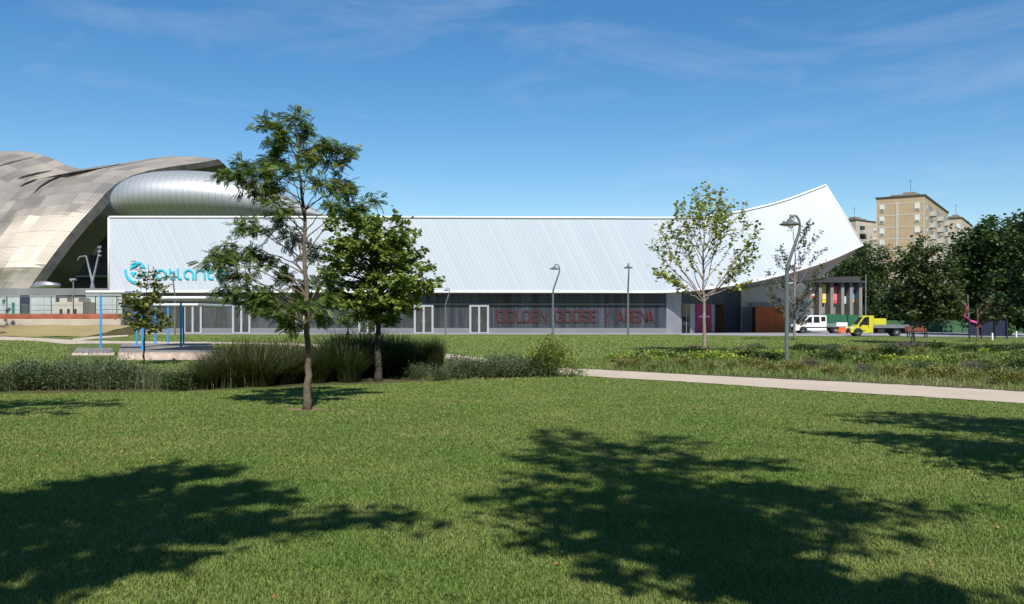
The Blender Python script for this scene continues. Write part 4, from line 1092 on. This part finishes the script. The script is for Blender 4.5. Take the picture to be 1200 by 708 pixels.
# ------------------------------------------------------------------ trees in view
# tall locust, left of centre
b0 = G(360, 480); Yt = b0.y
def T(px, py, dy=0.0): q = P(px, py, Yt); q.y += dy; return q
tips1 = [T(345, 136, 0), T(325, 146, .1), T(315, 148, -.15), T(357, 150, .2), T(335, 165, -.3), T(365, 172, .3), T(320, 172, .2), T(384, 170, -.2), T(404, 172, .1), T(372, 190, -.4), T(318, 186, -.1),
         T(300, 196, .3), T(280, 190, .2), T(262, 199, .1), T(283, 205, -.2), T(392, 186, .2), T(398, 208, .4), T(340, 195, .6), T(352, 205, -.7), T(325, 208, -.5), T(383, 215, -.3),
         T(310, 215, .4), T(296, 219, .1), T(408, 222, -.1), T(416, 240, .2), T(434, 234, .1), T(400, 240, -.4), T(380, 240, .6), T(330, 240, -.6), T(345, 232, .7), T(320, 250, .3), T(365, 255, -.8),
         T(302, 262, -.2), T(280, 263, .1), T(330, 272, .6), T(310, 285, -.6), T(385, 268, .4), T(400, 285, -.2), T(285, 292, .4), T(264, 288, .0), T(252, 296, .2), T(246, 305, -.1),
         T(270, 308, -.4), T(290, 312, .6), T(310, 305, .2), T(335, 300, -.8), T(350, 290, .9), T(375, 300, -.6), T(395, 310, .3), T(266, 322, .2), T(258, 336, .1), T(285, 335, -.2),
         T(305, 328, -.7), T(325, 322, .8), T(345, 325, -.9), T(372, 325, .8), T(388, 335, -.4), T(300, 348, .3), T(288, 352, .1), T(320, 345, -.3), T(340, 352, .6), T(380, 352, .2), T(395, 350, -.2),
         T(330, 368, .2), T(345, 378, -.3), T(372, 372, .4), T(385, 375, -.1), T(315, 362, -.4), T(362, 360, -.6), T(300, 318, .9), T(340, 335, 1.0), T(360, 310, -1.0)]
tips1 = [t for t in tips1 if not (t.x > X_(384, Yt) and t.z < Z_(258, Yt))]
tips1 = [t for i, t in enumerate(tips1) if not (abs(t.y - Yt) > .55 and i % 2)]
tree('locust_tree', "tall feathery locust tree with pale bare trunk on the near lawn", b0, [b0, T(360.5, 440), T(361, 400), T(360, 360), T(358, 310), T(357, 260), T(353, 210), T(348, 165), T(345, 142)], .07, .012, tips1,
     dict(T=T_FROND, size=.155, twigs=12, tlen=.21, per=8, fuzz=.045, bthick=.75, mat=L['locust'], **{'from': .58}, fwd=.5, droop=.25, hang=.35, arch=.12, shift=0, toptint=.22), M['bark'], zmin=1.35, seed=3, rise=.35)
# broad maple beside it
b0 = G(443, 447); Yt = b0.y
pol = [(440, 246), (424, 250), (404, 256), (384, 252), (376, 268), (384, 290), (372, 310), (378, 332), (370, 352), (392, 372), (420, 377), (452, 380), (478, 372), (500, 352), (498, 340), (520, 338), (507, 320), (508, 303), (494, 296), (496, 276), (486, 262), (462, 256), (452, 262)]
tree('maple_tree', "round leafy maple with dark shaded trunk beside the reed clumps", b0, [b0, T(443, 420), T(443, 385), T(442, 350), T(440, 310), T(438, 275)], .10, .02, outline_tips(pol, Yt, 170, 1.35, random.Random(5), .16),
     dict(T=T_BROAD, size=.085, twigs=8, tlen=.2, per=11, fuzz=.04, mat=L['maple'], **{'from': .5}, fwd=.4, droop=.1, hang=.3, arch=.14), M['bark_dark'], zmin=1.55, seed=8, rise=.3)
# yellowing vase-shaped tree
b0 = G(826, 413.5); Yt = b0.y
tipsy = [T(*p) for p in ((765, 288, .3), (772, 270, -.4), (786, 262, .5), (778, 280, 1), (790, 247, -.2), (800, 240, .4), (806, 255, -1), (816, 226, .2), (826, 221, -.3), (824, 236, 1), (836, 232, .5), (842, 226, -.4), (850, 238, .8),
        (858, 240, .0), (868, 242, -.5), (862, 255, 1.2), (876, 262, .3), (885, 276, -.3), (880, 270, -1), (887, 292, .4), (884, 303, -.2), (872, 298, 1), (868, 318, .3), (875, 330, -.3), (778, 322, .2), (786, 328, -.4), (770, 318, .1), (795, 270, 1.1), (842, 255, -1.2),
        (812, 262, 1.4), (832, 262, -1.5), (852, 272, 1.4), (800, 290, -1.2), (818, 245, -.9), (846, 248, .6))]
tree('yellowing_tree', "airy vase-shaped tree with sparse yellowing leaves before the entrance", b0, [b0, T(825.5, 390), T(825, 360), T(824, 335), T(824, 318), T(824, 290)], .10, .03, tipsy,
     dict(T=T_BROAD, size=.145, twigs=20, tlen=.42, per=4, fuzz=.07, mat=L['yellow'], **{'from': .32}, fwd=.8, droop=.05, hang=.3, arch=-.05, bthick=1.0, up=.2), M['bark_grey'], zmin=2.3, seed=12, rise=1.3, wig=.03)
# bronze sparse tree behind the tall lamp
b0 = G(931, 398.5); Yt = b0.y
tipsb = [T(*p) for p in ((927, 258, .2), (944, 270, -.4), (950, 262, .3), (960, 275, .2), (963, 292, -.3), (966, 312, .4), (958, 330, -.4), (916, 290, .3), (908, 303, -.3), (902, 318, .3), (897, 334, 0), (905, 345, .9), (922, 300, 1), (936, 285, -1), (945, 300, 1),
        (952, 318, -1), (912, 330, -1), (925, 330, 1.3), (940, 335, -1.3), (950, 345, .8), (903, 355, -.5), (955, 352, .2), (930, 350, -1), (915, 362, .5), (944, 365, .4), (930, 312, .2), (920, 372, -.4), (940, 378, .3))]
tree('bronze_tree', "thin bronze-leaved tree just right of the tall lamp", b0, [b0, T(931, 375), T(931, 340), T(932, 300), T(929, 265)], .11, .02, tipsb,
     dict(T=T_BROAD, size=.14, twigs=13, tlen=.40, per=6, fuzz=.08, mat=L['reddish'], **{'from': .3}, fwd=.9, droop=0, hang=.2, arch=-.02), M['bark_grey'], zmin=1.6, seed=14, rise=1.2, wig=.03)
# young tree in front of the terrace
b0 = G(168, 427.5); Yt = b0.y
pol = [(175, 304), (168, 312), (165, 330), (150, 345), (144, 362), (152, 378), (168, 384), (188, 388), (202, 380), (204, 362), (196, 342), (188, 326), (178, 316)]
tree('young_tree', "small young tree with mottled leaves before the stone terrace", b0, [b0, T(169, 405), T(170, 383), T(171, 350), T(174, 310)], .04, .008, outline_tips(pol, Yt, 55, .8, random.Random(9), .14),
     dict(T=T_BROAD, size=.125, twigs=5, tlen=.22, per=4, fuzz=.05, mat=L['young'], **{'from': .45}, fwd=.6, droop=.1, hang=.35, arch=.02), M['bark_dark'], zmin=1.3, seed=21, rise=.8)
# small far trees by the glass wall
for (px, py, lab, sd_) in ((408, 392.5, "left of two small round trees by the glass wall behind the maple", 31), (433, 392.8, "right of two small round trees by the glass wall behind the maple", 32)):
    b0 = G(px, py); Yt = b0.y
    pol = [(px - 13, 360), (px - 6, 350), (px + 6, 350), (px + 13, 360), (px + 12, 376), (px + 4, 384), (px - 6, 383), (px - 13, 374)]
    tree('small_tree', lab, b0, [b0, T(px, 380), T(px, 358)], .09, .02, outline_tips(pol, Yt, 40, 1.0, random.Random(sd_)),
         dict(T=T_DIAMOND, size=.26, twigs=4, tlen=.4, per=4, fuzz=.1, mat=L['locust'], **{'from': .4}, hang=.4), M['bark_dark'], seed=sd_, zmin=.9)
# right-hand trees
def bigtree(name, label, px, Y, pol, n, depth, size, mt, seed, r0=.16, twigs=6, per=6, tlen=.7, fuzz=.16, trunk_to=None, bark='bark_dark', z0=1.2, drawn=True):
    global Yt
    Yt = Y; b0 = Vector((X_(px, Y), Y, 0)); ty = min(p[1] for p in pol) + 18
    return tree(name, label, b0, [b0, P(px, 385, Y), P(px, (385 + ty) / 2, Y), P(px, ty, Y)], r0, .03, outline_tips(pol, Y, n, depth, random.Random(seed), 0.0, tlen * .5 * F / Y),
                dict(T=T_DIAMOND if size > .3 else T_BROAD, size=size, twigs=twigs, tlen=tlen, per=per, fuzz=fuzz, mat=mt, **{'from': .45}, fwd=.5, hang=.3, twigs_drawn=drawn), M[bark], seed=seed, zmin=z0, rise=.5)
bigtree('pear_tree', "olive green tree in front of the ochre apartment block", 1070, 53.5, [(1077, 271), (1066, 284), (1060, 296), (1046, 308), (1036, 324), (1032, 345), (1040, 360), (1054, 372), (1072, 380), (1100, 382), (1126, 372), (1133, 352), (1127, 330), (1112, 314), (1100, 300), (1090, 283)], 190, 2.4, .17, L['olive'], 41, .13, 7, 8, .45, .14, bark='bark_grey')
bigtree('dense_tree', "dense dark round tree right of the ochre apartment block", 1162, 78, [(1142, 259), (1158, 255), (1170, 262), (1186, 262), (1200, 284), (1208, 320), (1206, 370), (1180, 386), (1150, 388), (1128, 376), (1120, 350), (1117, 318), (1120, 292), (1130, 272)], 260, 4.0, .30, L['dark'], 42, .25, 8, 8, .9, .3, drawn=False)
bigtree('dense_tree', "dark evergreen mass behind the upswept white roof tip", 1012, 128, [(1000, 292), (1014, 279), (1030, 288), (1040, 306), (1047, 330), (1048, 360), (1040, 388), (1000, 392), (950, 388), (946, 340), (960, 312), (980, 300)], 300, 4.5, .42, L['dark'], 43, .3, 9, 9, 1.2, .4, drawn=False)
bigtree('overhanging_tree', "leafy tree at the far right whose branches enter the frame", 1240, 44, [(1200, 242), (1186, 266), (1182, 282), (1190, 292), (1212, 300), (1186, 322), (1172, 345), (1170, 376), (1190, 392), (1235, 395), (1290, 370), (1300, 300), (1275, 250), (1235, 238)], 170, 2.8, .18, L['dark'], 44, .2, 7, 8, .55, .15)
bigtree('autumn_tree', "slim tree with pale trunk and rusty foliage before the playground", 1145.5, 58, [(1150, 346), (1163, 345), (1176, 352), (1180, 366), (1170, 376), (1156, 376), (1146, 370), (1140, 358)], 40, 1.0, .2, L['reddish'], 45, .07, 4, 4, .4, .1, bark='bark', z0=.9)
for i, (px, Y, pt_, hw_, lab) in enumerate(((1052, 112, 330, 26, "low dark tree behind the green mesh fence beside the olive tree"), (1096, 108, 338, 30, "middle dark tree of the row behind the green mesh fence"), (1140, 114, 325, 30, "dark tree of the row right behind the playground mast"), (1188, 110, 320, 34, "rightmost dark tree of the row behind the playground"))):
    bigtree('background_tree', lab, px, Y, [(px - hw_ * .5, pt_ + 4), (px, pt_), (px + hw_ * .6, pt_ + 6), (px + hw_, pt_ + 26), (px + hw_ * .9, 384), (px, 389), (px - hw_ * .9, 384), (px - hw_, pt_ + 24)], 120, 3.0, .42, L['dark'], 50 + i, .2, 7, 7, 1.0, .35, drawn=False)["group"] = "tree row behind the playground"

# ------------------------------------------------------------------ trees out of frame whose shade falls on the lawn
KX, KY = -math.sin(R(SUN_AZ)) / math.tan(R(SUN_EL)), math.cos(R(SUN_AZ)) / math.tan(R(SUN_EL))
def shade_tips(pol, n, base, rr, hlo, hhi, rng, mind=.19):
    out = []; gs = []; xs = [p[0] for p in pol]; ys = [p[1] for p in pol]; tries = 0
    while len(out) < n and tries < n * 80:
        tries += 1
        x, y = rng.uniform(min(xs), max(xs)), rng.uniform(min(ys), max(ys))
        if not in_poly(x, y, pol): continue
        h = (y - base[1]) / KY + rng.uniform(-rr, rr) * .8; h = max(hlo, min(hhi, h))
        p = Vector((x - KX * h, y - KY * h, h))
        if p.y > 0.2 and abs(p.x) < .62 * p.y + .4 and p.z < 2.0 + .37 * p.y: continue
        if any((p - q).length < mind for q in out): continue
        out.append(p)
    return out
def gp(l): return [tuple(G(a, c)[:2]) for a, c in l]
def shade_tree(name, label, base, H, pols, seed, leafsize, twigs=6, per=6, tlen=.42, trunk_lean=(0, 0)):
    tlen *= .62
    rng = random.Random(seed); base = Vector(base); tips = []
    for pol, n, rr, hlo, hhi in pols: tips += shade_tips(pol, n, base, rr, hlo, hhi, rng)
    tk = [base + Vector((trunk_lean[0] * t, trunk_lean[1] * t, H * t)) for t in (0, .3, .6, .85)]
    return tree(name, label, base, tk, .17, .03, tips, dict(T=T_BROAD, size=leafsize, twigs=twigs, tlen=tlen, per=per, fuzz=.07, mat=L['maple'], **{'from': .4}, fwd=.5, hang=.3, bthick=1.2), M['bark'], seed=seed, zmin=3.0, rise=.5)
left_p = gp([(-260, 720), (-260, 600), (-60, 585), (40, 570), (140, 555), (180, 545), (235, 538), (270, 548), (285, 565), (345, 568), (335, 590), (300, 610), (285, 630), (250, 650), (190, 668), (175, 690), (130, 720)])
left_b = gp([(290, 600), (340, 605), (400, 600), (450, 599), (520, 607), (515, 614), (440, 610), (390, 616), (330, 616), (300, 622)])
left_c = gp([(255, 545), (285, 562), (345, 566), (342, 582), (310, 585), (270, 572)])
shade_tree('park_tree', "broad park tree behind the viewpoint whose shade fills the lower left", (-3.4, -1.6, 0), 10.0, [(left_p, 155, 2.2, 4.2, 12.5), (left_b, 12, .8, 5.0, 11.5), (left_c, 10, .8, 6, 12)], 61, .13)
cp1 = gp([(610, 512), (640, 500), (700, 496), (750, 497), (765, 505), (800, 508), (825, 512), (820, 522), (880, 540), (830, 552), (790, 560), (780, 580), (700, 580), (620, 575), (560, 566), (500, 562), (540, 550), (575, 548), (560, 532), (600, 525)])
cp2 = gp([(570, 585), (640, 570), (740, 572), (800, 575), (830, 590), (820, 610), (850, 640), (880, 670), (900, 708), (850, 712), (840, 690), (800, 690), (720, 690), (680, 680), (670, 650), (600, 640), (580, 615)])
cp3 = gp([(860, 560), (920, 565), (960, 570), (1010, 575), (1080, 590), (1170, 600), (1180, 612), (1120, 605), (1060, 598), (1000, 592), (1060, 630), (1040, 640), (990, 612), (940, 595), (880, 580)])
cp4 = gp([(880, 640), (960, 660), (1040, 690), (1150, 690), (1240, 712), (1000, 725), (900, 715)])
cp5 = gp([(885, 536), (925, 540), (915, 550), (890, 548)])
cp6 = gp([(780, 575), (840, 575), (905, 640), (985, 722), (925, 722), (850, 650)])
shade_tree('park_tree', "tall park tree behind the viewpoint whose shade crosses the lawn centre", (2.5, -1.2, 0), 12.5, [(cp1, 40, 1.8, 4.5, 16), (cp2, 52, 2.0, 4.2, 12.5), (cp3, 24, 1.5, 4.5, 12), (cp4, 28, 1.5, 4.2, 10), (cp5, 4, .8, 6, 14), (cp6, 44, 1.2, 4.5, 11)], 62, .13)
rp1 = gp([(940, 482), (1000, 483), (1080, 484), (1200, 490), (1330, 496), (1340, 520), (1220, 520), (1120, 506), (1040, 500), (985, 494)])
rp2 = gp([(930, 505), (1000, 508), (1060, 515), (1130, 520), (1320, 525), (1330, 565), (1200, 552), (1150, 556), (1100, 545), (1060, 528), (990, 516)])
shade_tree('park_tree', "park tree beyond the right edge whose shade reaches the lawn there", (10.4, 5.2, 0), 8.5, [(rp1, 95, 2.4, 2.6, 11.5), (rp2, 95, 2.4, 2.6, 11.5)], 63, .13)
lp1 = gp([(-260, 470), (-100, 468), (0, 469), (60, 468), (150, 469), (145, 475), (60, 480), (110, 483), (40, 489), (-60, 492), (-250, 492)])
shade_tree('park_tree', "park tree beyond the left edge whose shade touches the lawn's corner", (-10.4, 9.0, 0), 7.5, [(lp1, 95, 2.2, 2.6, 10)], 64, .13)
lf = gp([(-160, 396), (-60, 384.8), (20, 386), (60, 388), (62, 390.5), (20, 393), (-60, 400)])
shade_tree('park_tree', "distant park tree beyond the left edge whose shade darkens the bank", (-43.5, 62.0, 0), 11.0, [(lf, 60, 2.5, 4.0, 16)], 65, .3, 6, 6, .9)

bel = bigtree('park_tree', "dense unseen tree added far behind the viewpoint to block sky light", 600, 40, [(480, 60), (600, 0), (720, 60), (780, 200), (720, 340), (600, 360), (480, 340), (420, 200)], 150, 5.0, .6, L['dark'], 70, .35, 6, 6, 1.4, .5, drawn=False)  # unseen tree belt, added to cut the sky fill on the lawn
bel["group"] = "added tree belt blocking sky light behind the viewpoint"
for k in range(17):
    th = R(182 + 11 * k); rr_ = 36 + random.uniform(-3, 4)
    o = bel if k == 0 else copy_tree(bel); o.location = (rr_ * 1.15 * math.cos(th), -4 + rr_ * math.sin(th), 0); o.rotation_euler = (0, 0, random.uniform(0, 6.28)); q = random.uniform(1.25, 1.5); o.scale = (q, q, q)

# ------------------------------------------------------------------ reeds, shrubs and weeds
def reed_mesh(name, n, r, h, m, seed, bend=(.1, .55), w=.012):
    rg = np.random.default_rng(seed); a = rg.random(n) * 2 * np.pi; rr = r * np.sqrt(rg.random(n))
    pos = np.stack([rr * np.cos(a), rr * np.sin(a) * .8, np.zeros(n)], 1)
    la = a + rg.normal(0, .7, n); lean = np.stack([np.cos(la), np.sin(la)], 1)
    return blades(name, pos, h * rg.uniform(.5, 1.1, n), lean, rg.uniform(*bend, n) * (.4 + rr / r), w * rg.uniform(.6, 1.4, n), 4, m, None, rg.random(n) * .6, .5)
def put_copies(proto, spots, labels=None):
    for i, (x, y, s, rz) in enumerate(spots):
        o = proto if i == 0 else proto.copy()
        if i: COL.objects.link(o)
        o.location = (x, y, 0); o.scale = (s, s, s * random.uniform(.92, 1.08)); o.rotation_euler = (0, 0, rz)
        if labels: o["label"] = labels[i]
rb = reed_mesh('ornamental_grass', 620, .34, 1.12, L['reedbrown'], 71, (.1, 1.1), .026)
tag(rb, "brown feathery ornamental grass clump left of the locust trunk", "ornamental grass", "brown feathery grass clumps")
sp_ = []
for px, py, s in ((240, 456, .66), (254, 453, .9), (273, 454, .8), (287, 449, 1.04), (305, 453, .92), (318, 447, 1.06), (334, 450, .86), (350, 447, 1.0), (268, 446, .98), (300, 444, 1.08), (338, 442, 1.04)):
    g = G(px, py); sp_.append((g.x, g.y, s, random.uniform(0, 6.28)))
put_copies(rb, sp_)
rg_ = reed_mesh('ornamental_grass', 700, .36, 1.15, L['reedgreen'], 72, (.05, .8), .026)
tag(rg_, "dark green reed clump in the shade of the maple", "ornamental grass", "dark green reed clumps")
sp_ = []
for px, py, s in ((370, 449, .82), (388, 446, 1.02), (408, 448, .9), (422, 442, 1.06), (446, 443, 1.0), (463, 440, 1.1), (480, 442, .92), (402, 440, 1.08), (436, 437, 1.12), (474, 436, 1.04)):
    g = G(px, py); sp_.append((g.x, g.y, s, random.uniform(0, 6.28)))
put_copies(rg_, sp_)
ru = reed_mesh('ornamental_grass', 1500, .22, 1.05, L['reedgreen'], 73, (.02, .3)); g = G(508, 441.5); ru.location = g
tag(ru, "single upright reed clump standing right of the dark reeds", "ornamental grass")

def shrub_mesh(name, n, r, h, size, m, seed, T=T_BROAD, spiky=0.0):
    rg = np.random.default_rng(seed); nc = 16
    a = rg.random(nc) * 2 * np.pi; rr = r * np.sqrt(rg.random(nc)) * .75; zc = h * (.25 + .6 * rg.random(nc)) * (1 - .45 * (rr / r) ** 2)
    cc = np.stack([rr * np.cos(a), rr * np.sin(a), zc], 1); k = rg.integers(0, nc, n)
    pos = cc[k] + rg.normal(0, 1, (n, 3)) * [r * .24, r * .24, h * .17]; pos[:, 2] = np.abs(pos[:, 2])
    d = pos - np.array([0, 0, h * .2]); d = nrm(d) + rg.normal(0, .6, (n, 3)) + [0, 0, .3 + spiky]
    return leaves(name, pos, d, rg.normal(0, .5, (n, 3)) + [0, 0, 1], size * rg.uniform(.6, 1.3, n), T, m, None, np.clip(.6 * rg.random(n) + .4 * rg.random(nc)[k], 0, 1))
# grey-green shrubs in the near strip
gs = shrub_mesh('grey_shrub', 2200, .5, .55, .05, L['greyshrub'], 81, T_DIAMOND, .3)
tag(gs, "low grey-green shrub in the strip at the lawn's far edge", "shrub", "grey-green strip shrubs")
sp_ = []
for px, py, s in ((-60, 458, 1.1), (-20, 459, 1.0), (12, 458, 1.0), (40, 457, 1.1), (66, 457, 1.05), (92, 456.5, 1.0), (118, 456, 1.05), (140, 456, 1.1), (160, 455, .9), (182, 455, .7), (205, 456, .6), (222, 456.5, .7), (30, 449, 1.0), (80, 449, 1.0), (128, 448, 1.05),
                  (492, 445, .7), (530, 444, .85), (552, 443, .9), (574, 443, .95), (594, 442.5, .95), (612, 442, 1.0), (628, 441.5, 1.05), (540, 438, .9), (580, 437, .9), (606, 437, 1.0), (518, 446, .6)):
    g = G(px, py); sp_.append((g.x, g.y, s, random.uniform(0, 6.28)))
put_copies(gs, sp_)
dsx = shrub_mesh('dark_low_shrub', 900, .32, .42, .06, L['darkshrub'], 82, T_DIAMOND, .2); g = G(206, 458); dsx.location = g; tag(dsx, "small dark shrub just left of the brown grass clumps", "shrub")
rs = shrub_mesh('round_shrub', 6500, .74, 1.0, .06, L['oliveshrub'], 83, T_DIAMOND, .5); g = G(656, 441.5); rs.location = g; tag(rs, "tall bushy green shrub at the start of the gravel path", "shrub")
rs2 = shrub_mesh('round_shrub', 2600, .42, .66, .06, L['limeshrub'], 84, T_DIAMOND, .5); g = G(634, 441); rs2.location = g; tag(rs2, "smaller lime-tinted shrub leaning on the tall bushy shrub", "shrub")
# wispy weed stems
def weeds(name, spots, n, h, w=.008, spread=.5, kind="stuff", mt=None):
    pts = []
    for px, py in spots:
        g = G(px, py); a = RNG.normal(0, spread, (n, 2)); pts.append(np.stack([g.x + a[:, 0], g.y + a[:, 1] * .6, np.zeros(n)], 1))
    pos = np.concatenate(pts); m_ = len(pos); a = RNG.random(m_) * 2 * np.pi
    return tag(blades(name, pos, h * RNG.uniform(.4, 1.15, m_), np.stack([np.cos(a), np.sin(a)], 1), RNG.uniform(.05, .5, m_), w * RNG.uniform(.6, 1.4, m_), 3, mt or L['weed']), kind=kind)
weeds('weed_grass', [(px, 456 - (px % 3)) for px in range(-80, 236, 12)], 150, .55)
weeds('weed_grass', [(px, 443 - (px % 3)) for px in range(488, 640, 9)], 120, .5)
weeds('weed_stems', [(105, 452), (118, 452), (125, 453), (98, 453), (132, 452), (6, 455), (58, 455)], 22, 1.15, .009, .35)
# right planting bed: matted groundcover plus shrubs by kind
def bed_point(px, t):
    u, l = float(lerp_arr(px, BED_U)), float(lerp_arr(px, BED_L)); gu, gl = G(px, u), G(px, l)
    return gl.lerp(gu, t)
n = 46000; px = RNG.uniform(700, 1330, n); t = RNG.random(n)
yu, yl = lerp_arr(px, BED_U), lerp_arr(px, BED_L); Yu, Yl = EYE * F / (yu - HOR), EYE * F / (yl - HOR); Y = Yl + (Yu - Yl) * t
pos = np.stack([(px - CX) * Y / F, Y, 0 * Y], 1); a = RNG.random(n) * 2 * np.pi
patch = .5 + .5 * np.sin(pos[:, 0] * .9 + 2 * np.sin(pos[:, 1] * .35)) * np.sin(pos[:, 1] * .6 + 1)
hb = (.16 + .24 * patch) * RNG.uniform(.5, 1.2, n) * np.clip(.45 + t * 4, 0, 1)
tag(blades('ground_cover', pos, hb, np.stack([np.cos(a), np.sin(a)], 1), RNG.uniform(.1, .9, n), .016 * RNG.uniform(.6, 1.4, n), 2,
           leafmat('groundcover_blade', [(0, (.08, .12, .03)), (.45, (.14, .205, .05)), (.8, (.24, .27, .08)), (1, (.38, .34, .14))], .2), None, np.clip(.55 * RNG.random(n) + .45 * (1 - patch), 0, 1)), kind="stuff")
kinds = [('lime_shrub', L['limeshrub'], "bright lime shrub in the planting bed beyond the gravel path", "lime bed shrubs", 1100, .42, .34, .07),
         ('olive_shrub', L['oliveshrub'], "olive green shrub in the planting bed beyond the gravel path", "olive bed shrubs", 1200, .48, .36, .07),
         ('dark_shrub', L['darkshrub'], "dark green shrub in the planting bed beyond the gravel path", "dark bed shrubs", 1300, .5, .38, .07),
         ('silver_shrub', L['greyshrub'], "silvery grey-green shrub in the planting bed beyond the gravel path", "silver bed shrubs", 1200, .48, .42, .06),
         ('straw_shrub', L['dryshrub'], "straw yellow seeding shrub in the planting bed beyond the gravel path", "straw bed shrubs", 1100, .45, .38, .065),
         ('purple_shrub', L['purpleshrub'], "dusky purple-brown shrub in the planting bed beyond the gravel path", "purple bed shrubs", 1000, .42, .38, .055)]
lay = {
 'lime_shrub': [(722, .5), (736, .55), (750, .6), (764, .65), (772, .4), (812, .5), (834, .45), (850, .5), (862, .4), (905, .6), (918, .62), (928, .6), (1035, .3), (1052, .34), (1070, .33), (1086, .3), (1160, .62), (1176, .5)],
 'olive_shrub': [(728, .3), (745, .3), (775, .6), (790, .5), (800, .35), (880, .5), (895, .4), (868, .62), (960, .4), (990, .35), (1010, .25), (1100, .35), (1118, .3), (1136, .4), (1150, .3), (1180, .35), (1200, .5), (1110, .55), (1235, .4), (1270, .5)],
 'dark_shrub': [(768, .75), (788, .8), (806, .8), (826, .62), (902, .35), (935, .7), (952, .65), (968, .55), (975, .35), (1000, .45), (1024, .4), (1100, .7), (1114, .66), (1128, .66), (1142, .64), (1156, .66), (1172, .62), (1090, .68), (1190, .2), (1200, .3), (1022, .3), (1045, .5)],
 'silver_shrub': [(845, .85), (865, .8), (890, .8), (955, .8), (968, .78), (982, .7), (975, .85), (1040, .75), (1060, .7), (1085, .15), (1125, .12), (1160, .15), (1185, .12), (1196, .7), (1080, .2), (1220, .2)],
 'straw_shrub': [(738, .12), (768, .1), (800, .15), (830, .12), (858, .15), (880, .2), (900, .1), (930, .12), (975, .08), (1000, .65), (1016, .62), (1030, .6), (990, .62), (1045, .1), (1060, .62), (1080, .55), (1070, .08), (1105, .1), (1140, .08), (1175, .06), (1200, .08), (1240, .1)],
 'purple_shrub': [(816, .9), (836, .92), (862, .93), (950, .2), (1046, .8), (1058, .85), (1068, .82), (1082, .8), (1140, .2), (1010, .12), (885, .9)],
}
for i, (nm, mt, lab, grp, n_, r_, h_, sz_) in enumerate(kinds):
    pr = shrub_mesh(nm, n_, r_, h_, sz_, mt, 90 + i, T_DIAMOND if i > 2 else T_BROAD, .2); tag(pr, lab, "shrub", grp); sp_ = []
    for px, t in lay[nm]:
        g = bed_point(px + random.uniform(-3, 3), t); far = .85 + .1 * t
        sp_.append((g.x, g.y, far * random.uniform(.75, 1.15), random.uniform(0, 6.28)))
    put_copies(pr, sp_)
